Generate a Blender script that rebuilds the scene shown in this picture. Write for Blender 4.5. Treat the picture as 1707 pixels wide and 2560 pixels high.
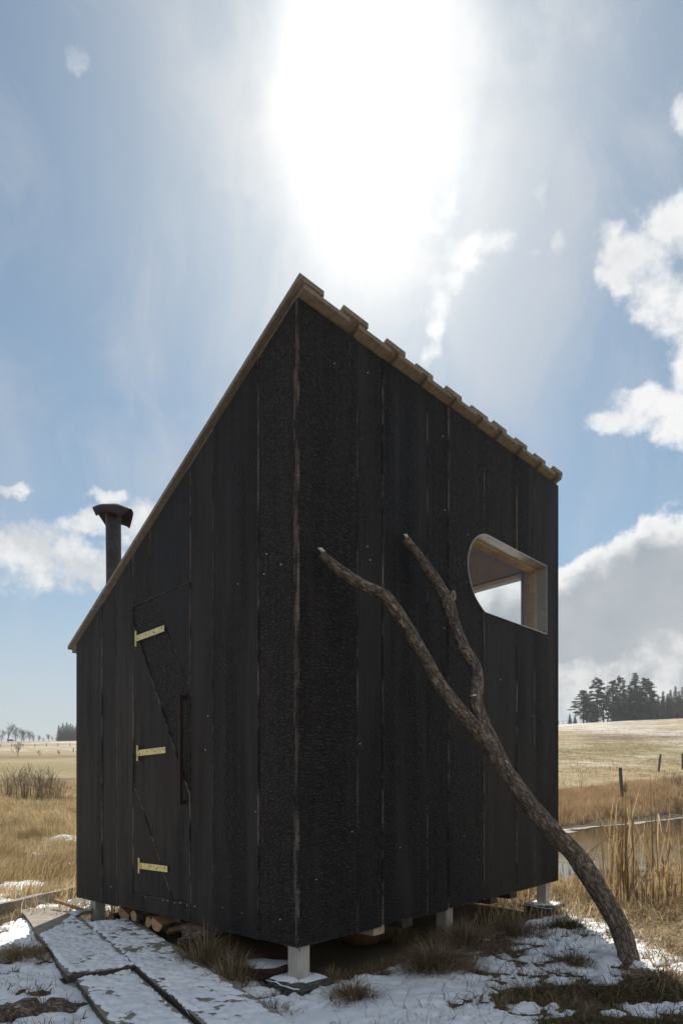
import bpy, bmesh, math, random
import numpy as np
from mathutils import Vector, Matrix

for o in list(bpy.data.objects):
    bpy.data.objects.remove(o)
SC = bpy.context.scene
COL = SC.collection
random.seed(7)
RNG = np.random.default_rng(11)
R = math.radians

# ------------------------------------------------------------------ camera
EYE = 1.05
F = 1600.0            # focal length in photograph pixels (1707 wide)
CX, HY = 853.5, 1980.0
cam_d = bpy.data.cameras.new('camera')
cam = bpy.data.objects.new('camera', cam_d)
COL.objects.link(cam)
cam.location = (0, 0, EYE)
cam.rotation_euler = (R(90), 0, 0)
cam_d.sensor_fit = 'HORIZONTAL'
cam_d.sensor_width = 36.0
cam_d.lens = 36.0 * F / 1707.0
cam_d.shift_y = (HY - 1280.0) / 1707.0
cam_d.clip_start = 0.05
cam_d.clip_end = 9000
SC.camera = cam
SC.cycles.max_bounces = 14
SC.cycles.diffuse_bounces = 8
SC.cycles.transparent_max_bounces = 16

# ------------------------------------------------------------------ sun, sky, exposure
SUN_AZ, SUN_EL = R(2.6), R(46.5)
SUN = Vector((math.sin(SUN_AZ) * math.cos(SUN_EL), math.cos(SUN_AZ) * math.cos(SUN_EL), math.sin(SUN_EL)))
sun_d = bpy.data.lights.new('sun', 'SUN')
sun_d.energy = 5.0
sun_d.angle = R(0.6)
sun_d.color = (1.0, 0.94, 0.84)
sun = bpy.data.objects.new('sun', sun_d)
COL.objects.link(sun)
sun.rotation_euler = SUN.to_track_quat('Z', 'Y').to_euler()

EXPOSURE = 0.30
SKY_STRENGTH = 0.075
SC.view_settings.view_transform = 'Standard'
SC.view_settings.look = 'None'
SC.view_settings.gamma = 1.0
SC.view_settings.use_curve_mapping = False
SC.view_settings.exposure = EXPOSURE


class NT:
    """small helper for building node trees"""
    def __init__(s, tree):
        s.t = tree

    def n(s, kind, **kw):
        nd = s.t.nodes.new(kind)
        for k, v in kw.items():
            setattr(nd, k, v)
        return nd

    def inp(s, sock, v):
        if isinstance(v, bpy.types.NodeSocket):
            s.t.links.new(v, sock)
        elif v is not None:
            try:
                sock.default_value = v
            except Exception:
                sock.default_value = (v[0], v[1], v[2], 1.0) if len(v) == 3 else v

    def m(s, op, a, b=None, c=None, clamp=False):
        nd = s.n('ShaderNodeMath', operation=op, use_clamp=clamp)
        for i, v in enumerate((a, b, c)):
            if v is not None:
                s.inp(nd.inputs[i], v)
        return nd.outputs[0]

    def v(s, op, a, b=None, out=0):
        nd = s.n('ShaderNodeVectorMath', operation=op)
        s.inp(nd.inputs[0], a)
        if b is not None:
            s.inp(nd.inputs[1], b)
        return nd.outputs['Value'] if out else nd.outputs[0]

    def mix(s, f, a, b, mode='MIX'):
        nd = s.n('ShaderNodeMix', data_type='RGBA', blend_type=mode)
        s.inp(nd.inputs[0], f)
        s.inp(nd.inputs[6], a)
        s.inp(nd.inputs[7], b)
        return nd.outputs[2]

    def ss(s, x, lo, hi):
        nd = s.n('ShaderNodeMapRange', interpolation_type='SMOOTHSTEP')
        s.inp(nd.inputs[0], x)
        nd.inputs[1].default_value = lo
        nd.inputs[2].default_value = hi
        return nd.outputs[0]

    def noise(s, vec, scale, detail=4, rough=0.55, dist=0.0, col=False):
        nd = s.n('ShaderNodeTexNoise')
        s.inp(nd.inputs['Vector'], vec)
        nd.inputs['Scale'].default_value = scale
        nd.inputs['Detail'].default_value = detail
        nd.inputs['Roughness'].default_value = rough
        nd.inputs['Distortion'].default_value = dist
        return nd.outputs['Color'] if col else nd.outputs['Fac']

    def ramp(s, x, stops):
        nd = s.n('ShaderNodeValToRGB')
        s.inp(nd.inputs[0], x)
        el = nd.color_ramp.elements
        while len(el) < len(stops):
            el.new(0.5)
        for e, (p, c) in zip(el, stops):
            e.position = p
            e.color = (c[0], c[1], c[2], 1)
        return nd.outputs[0]

    def scale(s, vec, sc):
        return s.v('MULTIPLY', vec, sc)

    def bump(s, h, strength=0.5, dist=0.01):
        nd = s.n('ShaderNodeBump')
        s.inp(nd.inputs['Height'], h)
        nd.inputs['Strength'].default_value = strength
        nd.inputs['Distance'].default_value = dist
        return nd.outputs[0]


world = bpy.data.worlds.new('World')
SC.world = world
world.use_nodes = True
wt = world.node_tree
wt.nodes.clear()
W = NT(wt)
wout = W.n('ShaderNodeOutputWorld')
wbg = W.n('ShaderNodeBackground')
wbg.inputs['Strength'].default_value = SKY_STRENGTH
wt.links.new(wbg.outputs[0], wout.inputs[0])
sky = W.n('ShaderNodeTexSky')
sky.sky_type = 'NISHITA'
sky.sun_disc = False
sky.sun_elevation = SUN_EL
sky.sun_rotation = SUN_AZ
sky.altitude = 400
sky.air_density = 1.0
sky.dust_density = 0.6
sky.ozone_density = 1.0


def build_clouds():
    K = 1.0 / (SKY_STRENGTH * 2 ** EXPOSURE)                     # cloud colours below are given as seen radiance
    def rad(r, g, b):
        return (r * K, g * K, b * K, 1)
    geo = W.n('ShaderNodeNewGeometry')
    d = W.v('NORMALIZE', W.v('SCALE', geo.outputs['Incoming'], None))
    sc = d.node.inputs[0].links[0].from_node
    sc.inputs['Scale'].default_value = -1.0
    sx = W.n('ShaderNodeSeparateXYZ')
    wt.links.new(d, sx.inputs[0])
    X, Y, Z = sx.outputs
    base = W.mix(0.06, W.mix(1.0, sky.outputs[0], (0.90, 1.04, 1.0, 1), 'MULTIPLY'), rad(0.62, 0.66, 0.70))
    # thin high veil, brightest round the sun by forward scattering
    dsx = W.v('NORMALIZE', W.v('MULTIPLY', d, (1.35, 1.0, 0.92)))
    sunx = Vector((SUN.x * 1.35, SUN.y, SUN.z * 0.92)).normalized()
    cosg = W.m('MINIMUM', W.v('DOT_PRODUCT', dsx, tuple(sunx), out=1), 1.0)
    ang = W.m('MULTIPLY', W.m('ARCCOSINE', cosg), 180 / math.pi)
    fwarp = W.v('ADD', d, W.v('MULTIPLY', W.v('SUBTRACT', W.noise(d, 2.6, 3, 0.5, col=True), (0.5, 0.5, 0.5)), (0.3, 0.3, 0.3)))
    veiln = W.noise(W.scale(fwarp, (4.0, 3.2, 1.1)), 1.7, 7, 0.62, 0.5)
    edge = W.noise(d, 7.0, 6, 0.6, 0.3)
    angw = W.m('ADD', ang, W.m('MULTIPLY', W.m('SUBTRACT', edge, 0.5), 13.0))
    a_core = W.m('SUBTRACT', 1.0, W.ss(angw, 4.5, 15.0))
    a_mid = W.m('MULTIPLY', W.m('SUBTRACT', 1.0, W.ss(ang, 6.0, 31.0)), W.m('ADD', 0.20, W.m('MULTIPLY', W.ss(veiln, 0.28, 0.70), 0.58)))
    a_far = W.m('MULTIPLY', W.m('SUBTRACT', 1.0, W.ss(ang, 14.0, 62.0)), W.m('MULTIPLY', W.ss(veiln, 0.36, 0.74), 0.66))
    a_veil = W.m('MAXIMUM', a_core, W.m('MAXIMUM', a_mid, a_far))
    veil_c = W.mix(W.m('SUBTRACT', 1.0, W.ss(ang, 6.0, 24.0)), rad(0.62, 0.64, 0.68), rad(0.96, 0.96, 0.95))
    skyc = W.mix(a_veil, base, veil_c)
    edge2 = W.noise(d, 4.5, 6, 0.62, 0.5)
    hot = W.m('SUBTRACT', 1.0, W.ss(W.m('ADD', ang, W.m('MULTIPLY', W.m('SUBTRACT', edge2, 0.5), 16.0)), 0.0, 13.0))
    hc = W.v('SCALE', rad(1.0, 0.98, 0.94)[:3], None)
    W.inp(hc.node.inputs['Scale'], W.m('MULTIPLY', hot, 0.30))
    skyc = W.v('ADD', skyc, hc)
    # pale band low over the land
    skyc = W.mix(W.m('MULTIPLY', W.m('SUBTRACT', 1.0, W.ss(Z, 0.03, 0.34)), 0.85), skyc, rad(0.56, 0.58, 0.60))
    # directions in front: tangent-plane coordinates about +Y
    iy = W.m('DIVIDE', 1.0, W.m('MAXIMUM', Y, 0.08))
    ca = W.n('ShaderNodeCombineXYZ')
    wt.links.new(W.m('MULTIPLY', X, iy), ca.inputs[0])
    wt.links.new(W.m('MULTIPLY', Z, iy), ca.inputs[1])
    half = (0.5, 0.5, 0.5)
    w1 = W.v('SUBTRACT', W.noise(d, 7.0, 3, 0.5, 0.0, col=True), half)
    w2 = W.v('SUBTRACT', W.noise(d, 26.0, 7, 0.62, 0.0, col=True), half)
    ab = W.v('ADD', ca.outputs[0], W.v('ADD', W.v('MULTIPLY', w1, (0.13, 0.11, 0)), W.v('MULTIPLY', w2, (0.060, 0.052, 0))))
    fbm = W.m('SUBTRACT', W.noise(d, 30.0, 8, 0.6), 0.5)
    k = 1707 / 1568.0

    def group(blobs, amp, lo, hi, shift=0.0):
        f = None
        for (px, py, rx, ry) in blobs:        # measured in a 1568-wide view of the photograph
            q = W.v('SUBTRACT', ab, ((px * k - CX) / F, (HY - py * k) / F - shift, 0))
            q = W.v('MULTIPLY', q, (F / (rx * k), F / (ry * k), 0))
            r = W.v('DOT_PRODUCT', q, q, out=1)
            e = W.m('SUBTRACT', 1.0, r)
            f = e if f is None else W.m('SMOOTH_MAX', f, e, 0.5)
        f = W.m('ADD', f, W.m('MULTIPLY', fbm, amp))
        return W.ss(f, lo, hi), f

    front = W.ss(Y, 0.10, 0.25)
    g1 = [(1545, 520, 75, 95), (1470, 612, 85, 70), (1420, 665, 55, 36), (1530, 710, 90, 90), (1580, 840, 90, 130),
          (1490, 935, 100, 45), (1425, 968, 75, 34), (1545, 990, 80, 55), (1580, 270, 36, 70), (1660, 700, 110, 330)]
    g2 = [(60, 1255, 150, 75), (190, 1285, 130, 62), (275, 1320, 95, 36), (330, 1190, 75, 50), (245, 1140, 52, 18),
          (30, 1124, 66, 15), (-80, 1270, 160, 90), (190, 1200, 90, 30)]
    g3 = [(1045, 455, 30, 62), (1118, 552, 85, 46), (1062, 600, 60, 38), (1003, 645, 58, 30), (985, 690, 34, 48), (992, 745, 24, 52),
          (985, 798, 42, 24), (1022, 500, 42, 28)]
    g4 = [(1245, 445, 24, 46), (1290, 560, 30, 40), (1205, 575, 62, 30), (1425, 542, 62, 34), (208, 125, 42, 62)]
    gb = [(1600, 1350, 250, 185), (1430, 1400, 190, 155), (1300, 1430, 170, 145), (1500, 1290, 120, 90), (1180, 1460, 150, 150),
          (1350, 1345, 110, 75), (1450, 1500, 400, 110)]
    gl_ = [(1550, 1490, 110, 62), (1410, 1535, 130, 42), (1290, 1545, 90, 32), (1600, 1560, 160, 80), (1450, 1600, 260, 62)]
    a1, f1 = group([(x_, y_, rx_ * 1.1, ry_ * 1.1) for x_, y_, rx_, ry_ in g1], 2.2, 0.05, 1.0)
    a2, f2 = group([(x_, y_, rx_ * 1.15, ry_ * 1.18) for x_, y_, rx_, ry_ in g2], 2.2, 0.05, 0.95)
    a3, f3 = group([(x_, y_, rx_ * 1.15, ry_ * 1.15) for x_, y_, rx_, ry_ in g3], 3.0, 0.10, 1.5)
    a4, f4 = group(g4, 3.4, 0.25, 2.3)
    ab_, fb_ = group(gb, 1.4, 0.02, 0.45)
    _, fbs = group(gb, 1.0, 0.02, 0.30, 0.035)
    al, fl = group(gl_, 1.8, 0.02, 0.8)
    # scattered cumulus over the rest of the sky
    pz = W.m('DIVIDE', 1.0, W.m('ADD', W.m('MAXIMUM', Z, 0.0), 0.12))
    cp = W.n('ShaderNodeCombineXYZ')
    wt.links.new(W.m('MULTIPLY', X, pz), cp.inputs[0])
    wt.links.new(W.m('MULTIPLY', Y, pz), cp.inputs[1])
    gn = W.noise(cp.outputs[0], 1.3, 7, 0.6, 0.3)
    ag = W.m('MULTIPLY', W.ss(gn, 0.45, 0.60), W.m('SUBTRACT', 1.0, front))
    detail = W.noise(d, 20.0, 6, 0.6)
    soft = W.noise(d, 7.0, 5, 0.55)
    white = rad(0.93, 0.93, 0.93)
    c2 = W.mix(W.ss(detail, 0.36, 0.62), rad(0.66, 0.68, 0.70), rad(0.88, 0.88, 0.89))
    cgrey = W.mix(W.ss(soft, 0.3, 0.70), rad(0.36, 0.41, 0.46), rad(0.50, 0.53, 0.56))
    cb = W.mix(W.ss(W.m('ADD', fbs, W.m('MULTIPLY', W.m('SUBTRACT', detail, 0.5), 0.9)), -0.25, 0.75), white, cgrey)
    cl = W.mix(W.ss(detail, 0.35, 0.65), rad(0.50, 0.53, 0.56), rad(0.80, 0.80, 0.795))
    c1 = W.mix(W.m('MULTIPLY', W.ss(soft, 0.42, 0.68), W.ss(f1, 0.5, 1.2)), white, rad(0.66, 0.68, 0.71))
    out = skyc
    out = W.mix(ag, out, rad(0.88, 0.89, 0.90))
    out = W.mix(W.m('MULTIPLY', ab_, front), out, cb)
    out = W.mix(W.m('MULTIPLY', W.m('MULTIPLY', al, 0.92), front), out, cl)
    out = W.mix(W.m('MULTIPLY', W.m('MULTIPLY', a2, 0.95), front), out, c2)
    out = W.mix(W.m('MULTIPLY', a3, W.m('MULTIPLY', front, 0.9)), out, rad(1.1, 1.1, 1.09))
    out = W.mix(W.m('MULTIPLY', a4, front), out, white)
    out = W.mix(W.m('MULTIPLY', a1, front), out, c1)
    wt.links.new(out, wbg.inputs['Color'])


build_clouds()

# ------------------------------------------------------------------ helpers


def noise2(x, y, seed=0):
    """vectorised value noise, -1..1"""
    x = np.asarray(x, float)
    y = np.asarray(y, float)
    xi, yi = np.floor(x), np.floor(y)
    fx, fy = x - xi, y - yi
    fx = fx * fx * (3 - 2 * fx)
    fy = fy * fy * (3 - 2 * fy)

    def h(a, b):
        v = np.sin(a * 127.1 + b * 311.7 + seed * 74.7) * 43758.5453
        return v - np.floor(v)
    n = (h(xi, yi) * (1 - fx) + h(xi + 1, yi) * fx) * (1 - fy) + (h(xi, yi + 1) * (1 - fx) + h(xi + 1, yi + 1) * fx) * fy
    return n * 2 - 1


def fbm2(x, y, oct=4, seed=0, gain=0.5):
    t = 0
    a = 1.0
    s = 0
    for i in range(oct):
        t = t + a * noise2(np.asarray(x) * 2 ** i + i * 17.3, np.asarray(y) * 2 ** i - i * 9.1, seed + i)
        s += a
        a *= gain
    return t / s


def sstep(x, a, b):
    t = np.clip((np.asarray(x, float) - a) / (b - a), 0, 1)
    return t * t * (3 - 2 * t)


def tag(o, label=None, cat=None, group=None, kind=None):
    if label:
        o['label'] = label
    if cat:
        o['category'] = cat
    if group:
        o['group'] = group
    if kind:
        o['kind'] = kind
    return o


def empty(name, loc, label=None, cat=None, group=None):
    o = bpy.data.objects.new(name, None)
    o.location = loc
    o.empty_display_size = 0.1
    COL.objects.link(o)
    return tag(o, label, cat, group)


def link(me, name, parent=None):
    o = bpy.data.objects.new(name, me)
    COL.objects.link(o)
    if parent is not None:
        o.parent = parent
        # only top-level Empties carry an offset; all meshes are built in world coordinates
        if parent.parent is None:
            o.matrix_parent_inverse = Matrix.Translation(-parent.location)
    return o


def mesh(name, verts, faces, mats, parent=None, idx=None, smooth=False):
    me = bpy.data.meshes.new(name)
    me.from_pydata([tuple(v) for v in verts], [], faces)
    for m_ in (mats if isinstance(mats, (list, tuple)) else [mats]):
        me.materials.append(m_)
    if idx is not None:
        me.polygons.foreach_set('material_index', idx)
    if smooth:
        me.polygons.foreach_set('use_smooth', [True] * len(me.polygons))
    me.update()
    return link(me, name, parent)


def np_mesh(name, verts, quads=None, tris=None, mats=None, parent=None, smooth=False):
    """fast path for large meshes"""
    me = bpy.data.meshes.new(name)
    verts = np.asarray(verts, np.float32)
    nq = 0 if quads is None else len(quads)
    nt = 0 if tris is None else len(tris)
    me.vertices.add(len(verts))
    me.vertices.foreach_set('co', verts.ravel())
    loops = []
    if nq:
        loops.append(np.asarray(quads, np.int32).ravel())
    if nt:
        loops.append(np.asarray(tris, np.int32).ravel())
    loops = np.concatenate(loops)
    me.loops.add(len(loops))
    me.loops.foreach_set('vertex_index', loops)
    me.polygons.add(nq + nt)
    st = np.concatenate([np.arange(nq) * 4, nq * 4 + np.arange(nt) * 3]).astype(np.int32)
    me.polygons.foreach_set('loop_start', st)
    if smooth:
        me.polygons.foreach_set('use_smooth', np.ones(nq + nt, bool))
    me.update(calc_edges=True)
    me.validate()
    for m_ in (mats if isinstance(mats, (list, tuple)) else [mats]):
        me.materials.append(m_)
    return link(me, name, parent)


class MB:
    """collects pieces into one mesh"""
    def __init__(s):
        s.v, s.f, s.i = [], [], []

    def add(s, verts, faces, mi=0):
        b = len(s.v)
        s.v += [tuple(v) for v in verts]
        s.f += [tuple(b + k for k in f) for f in faces]
        s.i += [mi] * len(faces)

    def box(s, c, sx, sy, sz, mi=0, rot=None):
        c = Vector(c)
        vs = []
        for dx in (-1, 1):
            for dy in (-1, 1):
                for dz in (-1, 1):
                    p = Vector((dx * sx / 2, dy * sy / 2, dz * sz / 2))
                    if rot is not None:
                        p = rot @ p
                    vs.append(c + p)
        s.add(vs, [(0, 1, 3, 2), (4, 6, 7, 5), (0, 4, 5, 1), (2, 3, 7, 6), (0, 2, 6, 4), (1, 5, 7, 3)], mi)

    def tube(s, pts, rad, n=8, mi=0, cap=True):
        pts = [Vector(p) for p in pts]
        b = len(s.v)
        up = Vector((0.31, 0.17, 0.93))
        for i, p in enumerate(pts):
            t = (pts[min(i + 1, len(pts) - 1)] - pts[max(i - 1, 0)]).normalized()
            a = t.cross(up)
            if a.length < 1e-3:
                a = t.cross(Vector((1, 0, 0)))
            a.normalize()
            c = t.cross(a)
            r = rad[i] if isinstance(rad, (list, tuple)) else rad
            for k in range(n):
                th = 2 * math.pi * k / n
                s.v.append(tuple(p + (a * math.cos(th) + c * math.sin(th)) * r))
        for i in range(len(pts) - 1):
            for k in range(n):
                s.f.append((b + i * n + k, b + i * n + (k + 1) % n, b + (i + 1) * n + (k + 1) % n, b + (i + 1) * n + k))
                s.i.append(mi)
        if cap:
            s.f.append(tuple(b + k for k in range(n))[::-1])
            s.i.append(mi)
            s.f.append(tuple(b + (len(pts) - 1) * n + k for k in range(n)))
            s.i.append(mi)

    def build(s, name, mats, parent=None, smooth=False):
        return mesh(name, s.v, s.f, mats, parent, s.i, smooth)


def mat(name, rough=0.8, spec=0.3):
    m_ = bpy.data.materials.new(name)
    m_.use_nodes = True
    t = m_.node_tree
    b = t.nodes['Principled BSDF']
    b.inputs['Roughness'].default_value = rough
    b.inputs['Specular IOR Level'].default_value = spec
    n = NT(t)
    n.b = b
    n.mat = m_
    n.geo = t.nodes.new('ShaderNodeNewGeometry')
    n.pos = n.geo.outputs['Position']
    n.rnd = t.nodes.new('ShaderNodeObjectInfo').outputs['Random']
    return n


def col(n, c):
    n.inp(n.b.inputs['Base Color'], c)


# hut frame: u runs along the tall wall, v along the door wall, w is height above the hut's underside
C0 = Vector((-0.23, 3.404, 0.244))
U = Vector((0.696, 0.718, 0))
V = Vector((-0.7177, 0.6963, 0))
LU, LV = 2.99, 2.673
TILT = 0.0235          # the hut has settled: it rises a little towards the pond
SL = 0.502             # roof slope
WT = 3.420             # wall top at v = 0


def H(u, v, w):
    x = C0.x + U.x * u + V.x * v
    y = C0.y + U.y * u + V.y * v
    return Vector((x, y, C0.z + w + TILT * (x - C0.x)))


def u_of(px, v=0.0):
    k = (px - CX) / F
    x0, y0 = C0.x + V.x * v, C0.y + V.y * v
    return (k * y0 - x0) / (U.x - k * U.y)


def v_of(px, u=0.0):
    k = (px - CX) / F
    x0, y0 = C0.x + U.x * u, C0.y + U.y * u
    return (k * y0 - x0) / (V.x - k * V.y)


def w_at(u, v, py):
    p = H(u, v, 0)
    return EYE + (HY - py) / F * p.y - p.z


def uw(px, py, v=0.0):
    u = u_of(px, v)
    return (u, w_at(u, v, py))


def vw(px, py, u=0.0):
    v = v_of(px, u)
    return (v, w_at(u, v, py))


# ------------------------------------------------------------------ terrain function
POND = np.array([(0.6, 8.6), (4.0, 7.5), (9.0, 7.3), (16, 8.5), (30, 14), (44, 40), (30, 43), (19.2, 35), (13, 28.2), (7.6, 22.4), (4.6, 19), (2, 13)], float)
WATER_Z = -0.32


def pond_sd(x, y):
    x = np.asarray(x, float)
    y = np.asarray(y, float)
    d = np.full(x.shape, 1e9)
    inside = np.zeros(x.shape, bool)
    n = len(POND)
    for i in range(n):
        ax, ay = POND[i]
        bx, by = POND[(i + 1) % n]
        ex, ey = bx - ax, by - ay
        t = np.clip(((x - ax) * ex + (y - ay) * ey) / (ex * ex + ey * ey), 0, 1)
        d = np.minimum(d, np.hypot(x - ax - t * ex, y - ay - t * ey))
        c = ((ay > y) != (by > y)) & (x < (bx - ax) * (y - ay) / (by - ay + 1e-12) + ax)
        inside ^= c
    return np.where(inside, -d, d)


_yy = np.arange(0, 4001, 1.0)
_l = np.interp(_yy, [0, 28, 50, 75, 100, 140, 180, 240, 300, 330, 380, 500, 4000], [0, 0.05, 0.8, 2.9, 5.5, 9.6, 13.6, 19.4, 24.6, 26.2, 26.0, 20, 10])
_r = np.interp(_yy, [0, 28, 40, 60, 90, 120, 160, 200, 222, 250, 330, 500, 4000], [0, -.05, 0.8, 3.2, 6.9, 10.9, 17.0, 22.7, 25.0, 26.2, 25, 20, 10])
_k = np.hanning(13)
_k /= _k.sum()
_l = np.convolve(np.pad(_l, 6, 'edge'), _k, 'valid')
_r = np.convolve(np.pad(_r, 6, 'edge'), _k, 'valid')


def ground(x, y):
    x = np.asarray(x, float)
    y = np.asarray(y, float)
    yc = np.clip(y, 0, 4000)
    t = x / np.maximum(yc, 4.0)
    a = sstep(t, -0.28, 0.3)
    z = np.interp(yc, _yy, _l) * (1 - a) + np.interp(yc, _yy, _r) * a
    z = z * (1 + np.where(t > 0, 0.42 * (t - 0.40), 0.20 * (t + 0.45)).clip(-0.3, 0.3) * sstep(yc, 60, 200))
    z = z + fbm2(x * 0.05, y * 0.05, 3, 5) * 0.5 * sstep(yc, 25, 90)
    z = z + fbm2(x * 0.7, y * 0.7, 3, 3) * 0.035 + fbm2(x * 2.6, y * 2.6, 2, 8) * 0.014
    # tussocky meadow on the left
    z = z + (fbm2(x * 1.1, y * 1.1, 3, 21) * 0.20 * sstep(-x, 2.7, 4.0) * sstep(y, 5.8, 7.5) * (1 - sstep(y, 60, 90)))
    sd = pond_sd(x, y)
    wob = fbm2(x * 0.6, y * 0.6, 3, 31) * 0.35
    s = sd + wob
    wid = 0.9 + 0.9 * sstep(y, 14, 22)
    bank = sstep(s, 0.0, wid)
    z = np.where(s < wid, (z * bank + (WATER_Z + 0.005) * (1 - bank)), z)
    z = np.where(s < 0, WATER_Z + 0.005 + np.maximum(s, -3) * 0.35, z)
    return z


def gz(x, y):
    return float(ground(np.array([x]), np.array([y]))[0])


def on_plane(px, py, z):
    y = F * (EYE - z) / (py - HY)
    return Vector(((px - CX) / F * y, y, z))


def hit(px, py, y0=3.0, y1=600):
    """point of the terrain seen at a photograph pixel"""
    ys = np.geomspace(y0, y1, 6000)
    xs = (px - CX) / F * ys
    zs = EYE + (HY - py) / F * ys
    g = ground(xs, ys)
    k = np.argmax(g >= zs)
    if g[k] < zs[k]:
        k = len(ys) - 1
    return Vector((xs[k], ys[k], g[k]))


# ------------------------------------------------------------------ materials
def m_char(name, edge=False):
    n = mat(name, 0.6, 0.22)
    U2 = (U + V).normalized()
    h = n.v('DOT_PRODUCT', n.pos, tuple(U + V), out=1)
    sx = n.n('ShaderNodeSeparateXYZ')
    n.t.links.new(n.pos, sx.inputs[0])
    off = n.m('MULTIPLY', n.rnd, 37.0)
    cv = n.n('ShaderNodeCombineXYZ')
    n.t.links.new(n.m('ADD', h, off), cv.inputs[0])
    n.t.links.new(sx.outputs[2], cv.inputs[2])
    n.t.links.new(off, cv.inputs[1])
    p = cv.outputs[0]
    wob = n.v('SUBTRACT', n.noise(n.scale(p, (14, 1, 5)), 1.0, 3, 0.5, col=True), (0.5, 0.5, 0.5))
    pw = n.v('ADD', p, n.v('MULTIPLY', wob, (0.05, 0, 0.035)))
    vo = n.n('ShaderNodeTexVoronoi', feature='DISTANCE_TO_EDGE')
    n.inp(vo.inputs['Vector'], n.scale(pw, (23, 1, 80)))
    vo.inputs['Scale'].default_value = 1.0
    cell = n.ss(vo.outputs['Distance'], 0.0, 0.22)
    grain = n.noise(n.scale(p, (150, 1, 2.2)), 1.0, 4, 0.6)
    grain2 = n.noise(n.scale(p, (28, 1, 0.7)), 1.0, 4, 0.6)
    patch = n.ss(n.m('ADD', n.noise(n.scale(p, (7, 1, 0.8)), 1.0, 3, 0.5), n.m('MULTIPLY', n.m('SUBTRACT', n.rnd, 0.5), 0.5)), 0.30, 0.68)
    hgt = n.m('ADD', n.m('MULTIPLY', n.m('MULTIPLY', cell, patch), 1.0), n.m('ADD', n.m('MULTIPLY', grain, 0.45), n.m('MULTIPLY', grain2, 0.6)))
    n.inp(n.b.inputs['Normal'], n.bump(hgt, 0.85, 0.009))
    tone = n.mix(n.noise(n.scale(p, (5, 1, 0.6)), 1.0, 4, 0.6), (0.015, 0.0135, 0.013, 1), (0.036, 0.0315, 0.029, 1))
    hi = n.m('MULTIPLY', n.ss(vo.outputs['Distance'], 0.22, 0.5), patch)
    tone = n.mix(n.m('MULTIPLY', hi, 0.4), tone, (0.066, 0.058, 0.053, 1))
    tone = n.mix(n.m('MULTIPLY', n.m('SUBTRACT', 1.0, cell), n.m('MULTIPLY', patch, 0.9)), tone, (0.004, 0.004, 0.004, 1))
    tone = n.mix(n.m('MULTIPLY', n.ss(grain, 0.54, 0.78), 0.35), tone, (0.042, 0.037, 0.033, 1))
    brn = n.ss(n.noise(n.scale(p, (11, 1, 1.6)), 1.0, 5, 0.65), 0.60, 0.82)
    tone = n.mix(n.m('MULTIPLY', brn, 0.7), tone, (0.045, 0.030, 0.022, 1))
    tint = n.ramp(n.rnd, [(0, (0.55, 0.54, 0.55)), (0.3, (1.15, 1.06, 1.0)), (0.6, (0.75, 0.76, 0.80)), (1, (1.5, 1.34, 1.24))])
    tone = n.mix(1.0, tone, tint, 'MULTIPLY')
    kn = n.n('ShaderNodeTexVoronoi')
    n.inp(kn.inputs['Vector'], n.scale(pw, (5.5, 1, 1.7)))
    kn.inputs['Scale'].default_value = 1.0
    knot = n.m('SUBTRACT', 1.0, n.ss(kn.outputs['Distance'], 0.03, 0.13))
    tone = n.mix(n.m('MULTIPLY', knot, 0.65), tone, (0.006, 0.005, 0.005, 1))
    scuff = n.m('MULTIPLY', n.ss(n.noise(n.scale(p, (9, 1, 6)), 1.0, 6, 0.7), 0.66, 0.76), 0.5)
    tone = n.mix(scuff, tone, (0.075, 0.066, 0.060, 1))
    speck = n.ss(n.noise(n.scale(p, (60, 1, 40)), 1.0, 2, 0.5), 0.83, 0.87)
    tone = n.mix(n.m('MULTIPLY', speck, 0.6), tone, (0.18, 0.17, 0.16, 1))
    if edge:
        e = n.ss(n.noise(n.scale(p, (20, 1, 3.2)), 1.0, 5, 0.7), 0.42, 0.64)
        tone = n.mix(e, (0.026, 0.021, 0.018, 1), (0.20, 0.16, 0.135, 1))
    col(n, tone)
    n.inp(n.b.inputs['Roughness'], n.m('ADD', 0.45, n.m('MULTIPLY', grain2, 0.35)))
    return n.mat


M = {}
M['char'] = m_char('charred_wood')
M['char_edge'] = m_char('charred_board_edge', True)


def m_wood(name, c0, c1, axis=(1, 1, 14), rough=0.75, weather=0.0, bump=0.25):
    n = mat(name, rough, 0.25)
    tc = n.n('ShaderNodeTexCoord').outputs['Object']
    p = n.v('ADD', tc, n.v('SCALE', (1, 1, 1), None))
    n.inp(p.node.inputs[1].links[0].from_node.inputs['Scale'], n.m('MULTIPLY', n.rnd, 23.0))
    g = n.noise(n.scale(p, axis), 4.0, 5, 0.6, 0.4)
    g2 = n.noise(p, 2.5, 4, 0.55)
    c = n.mix(n.ss(g, 0.3, 0.7), c0, c1)
    c = n.mix(n.m('MULTIPLY', n.ss(g2, 0.4, 0.75), 0.45 if bump > 0.1 else 0.12), c, (c0[0] * 0.55, c0[1] * 0.52, c0[2] * 0.5, 1))
    if weather:
        c = n.mix(n.m('MULTIPLY', n.ss(n.noise(p, 9, 5, 0.6), 0.45, 0.7), weather), c, (0.20, 0.19, 0.18, 1))
    col(n, c)
    n.inp(n.b.inputs['Normal'], n.bump(g, bump, 0.004))
    return n.mat


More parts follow.
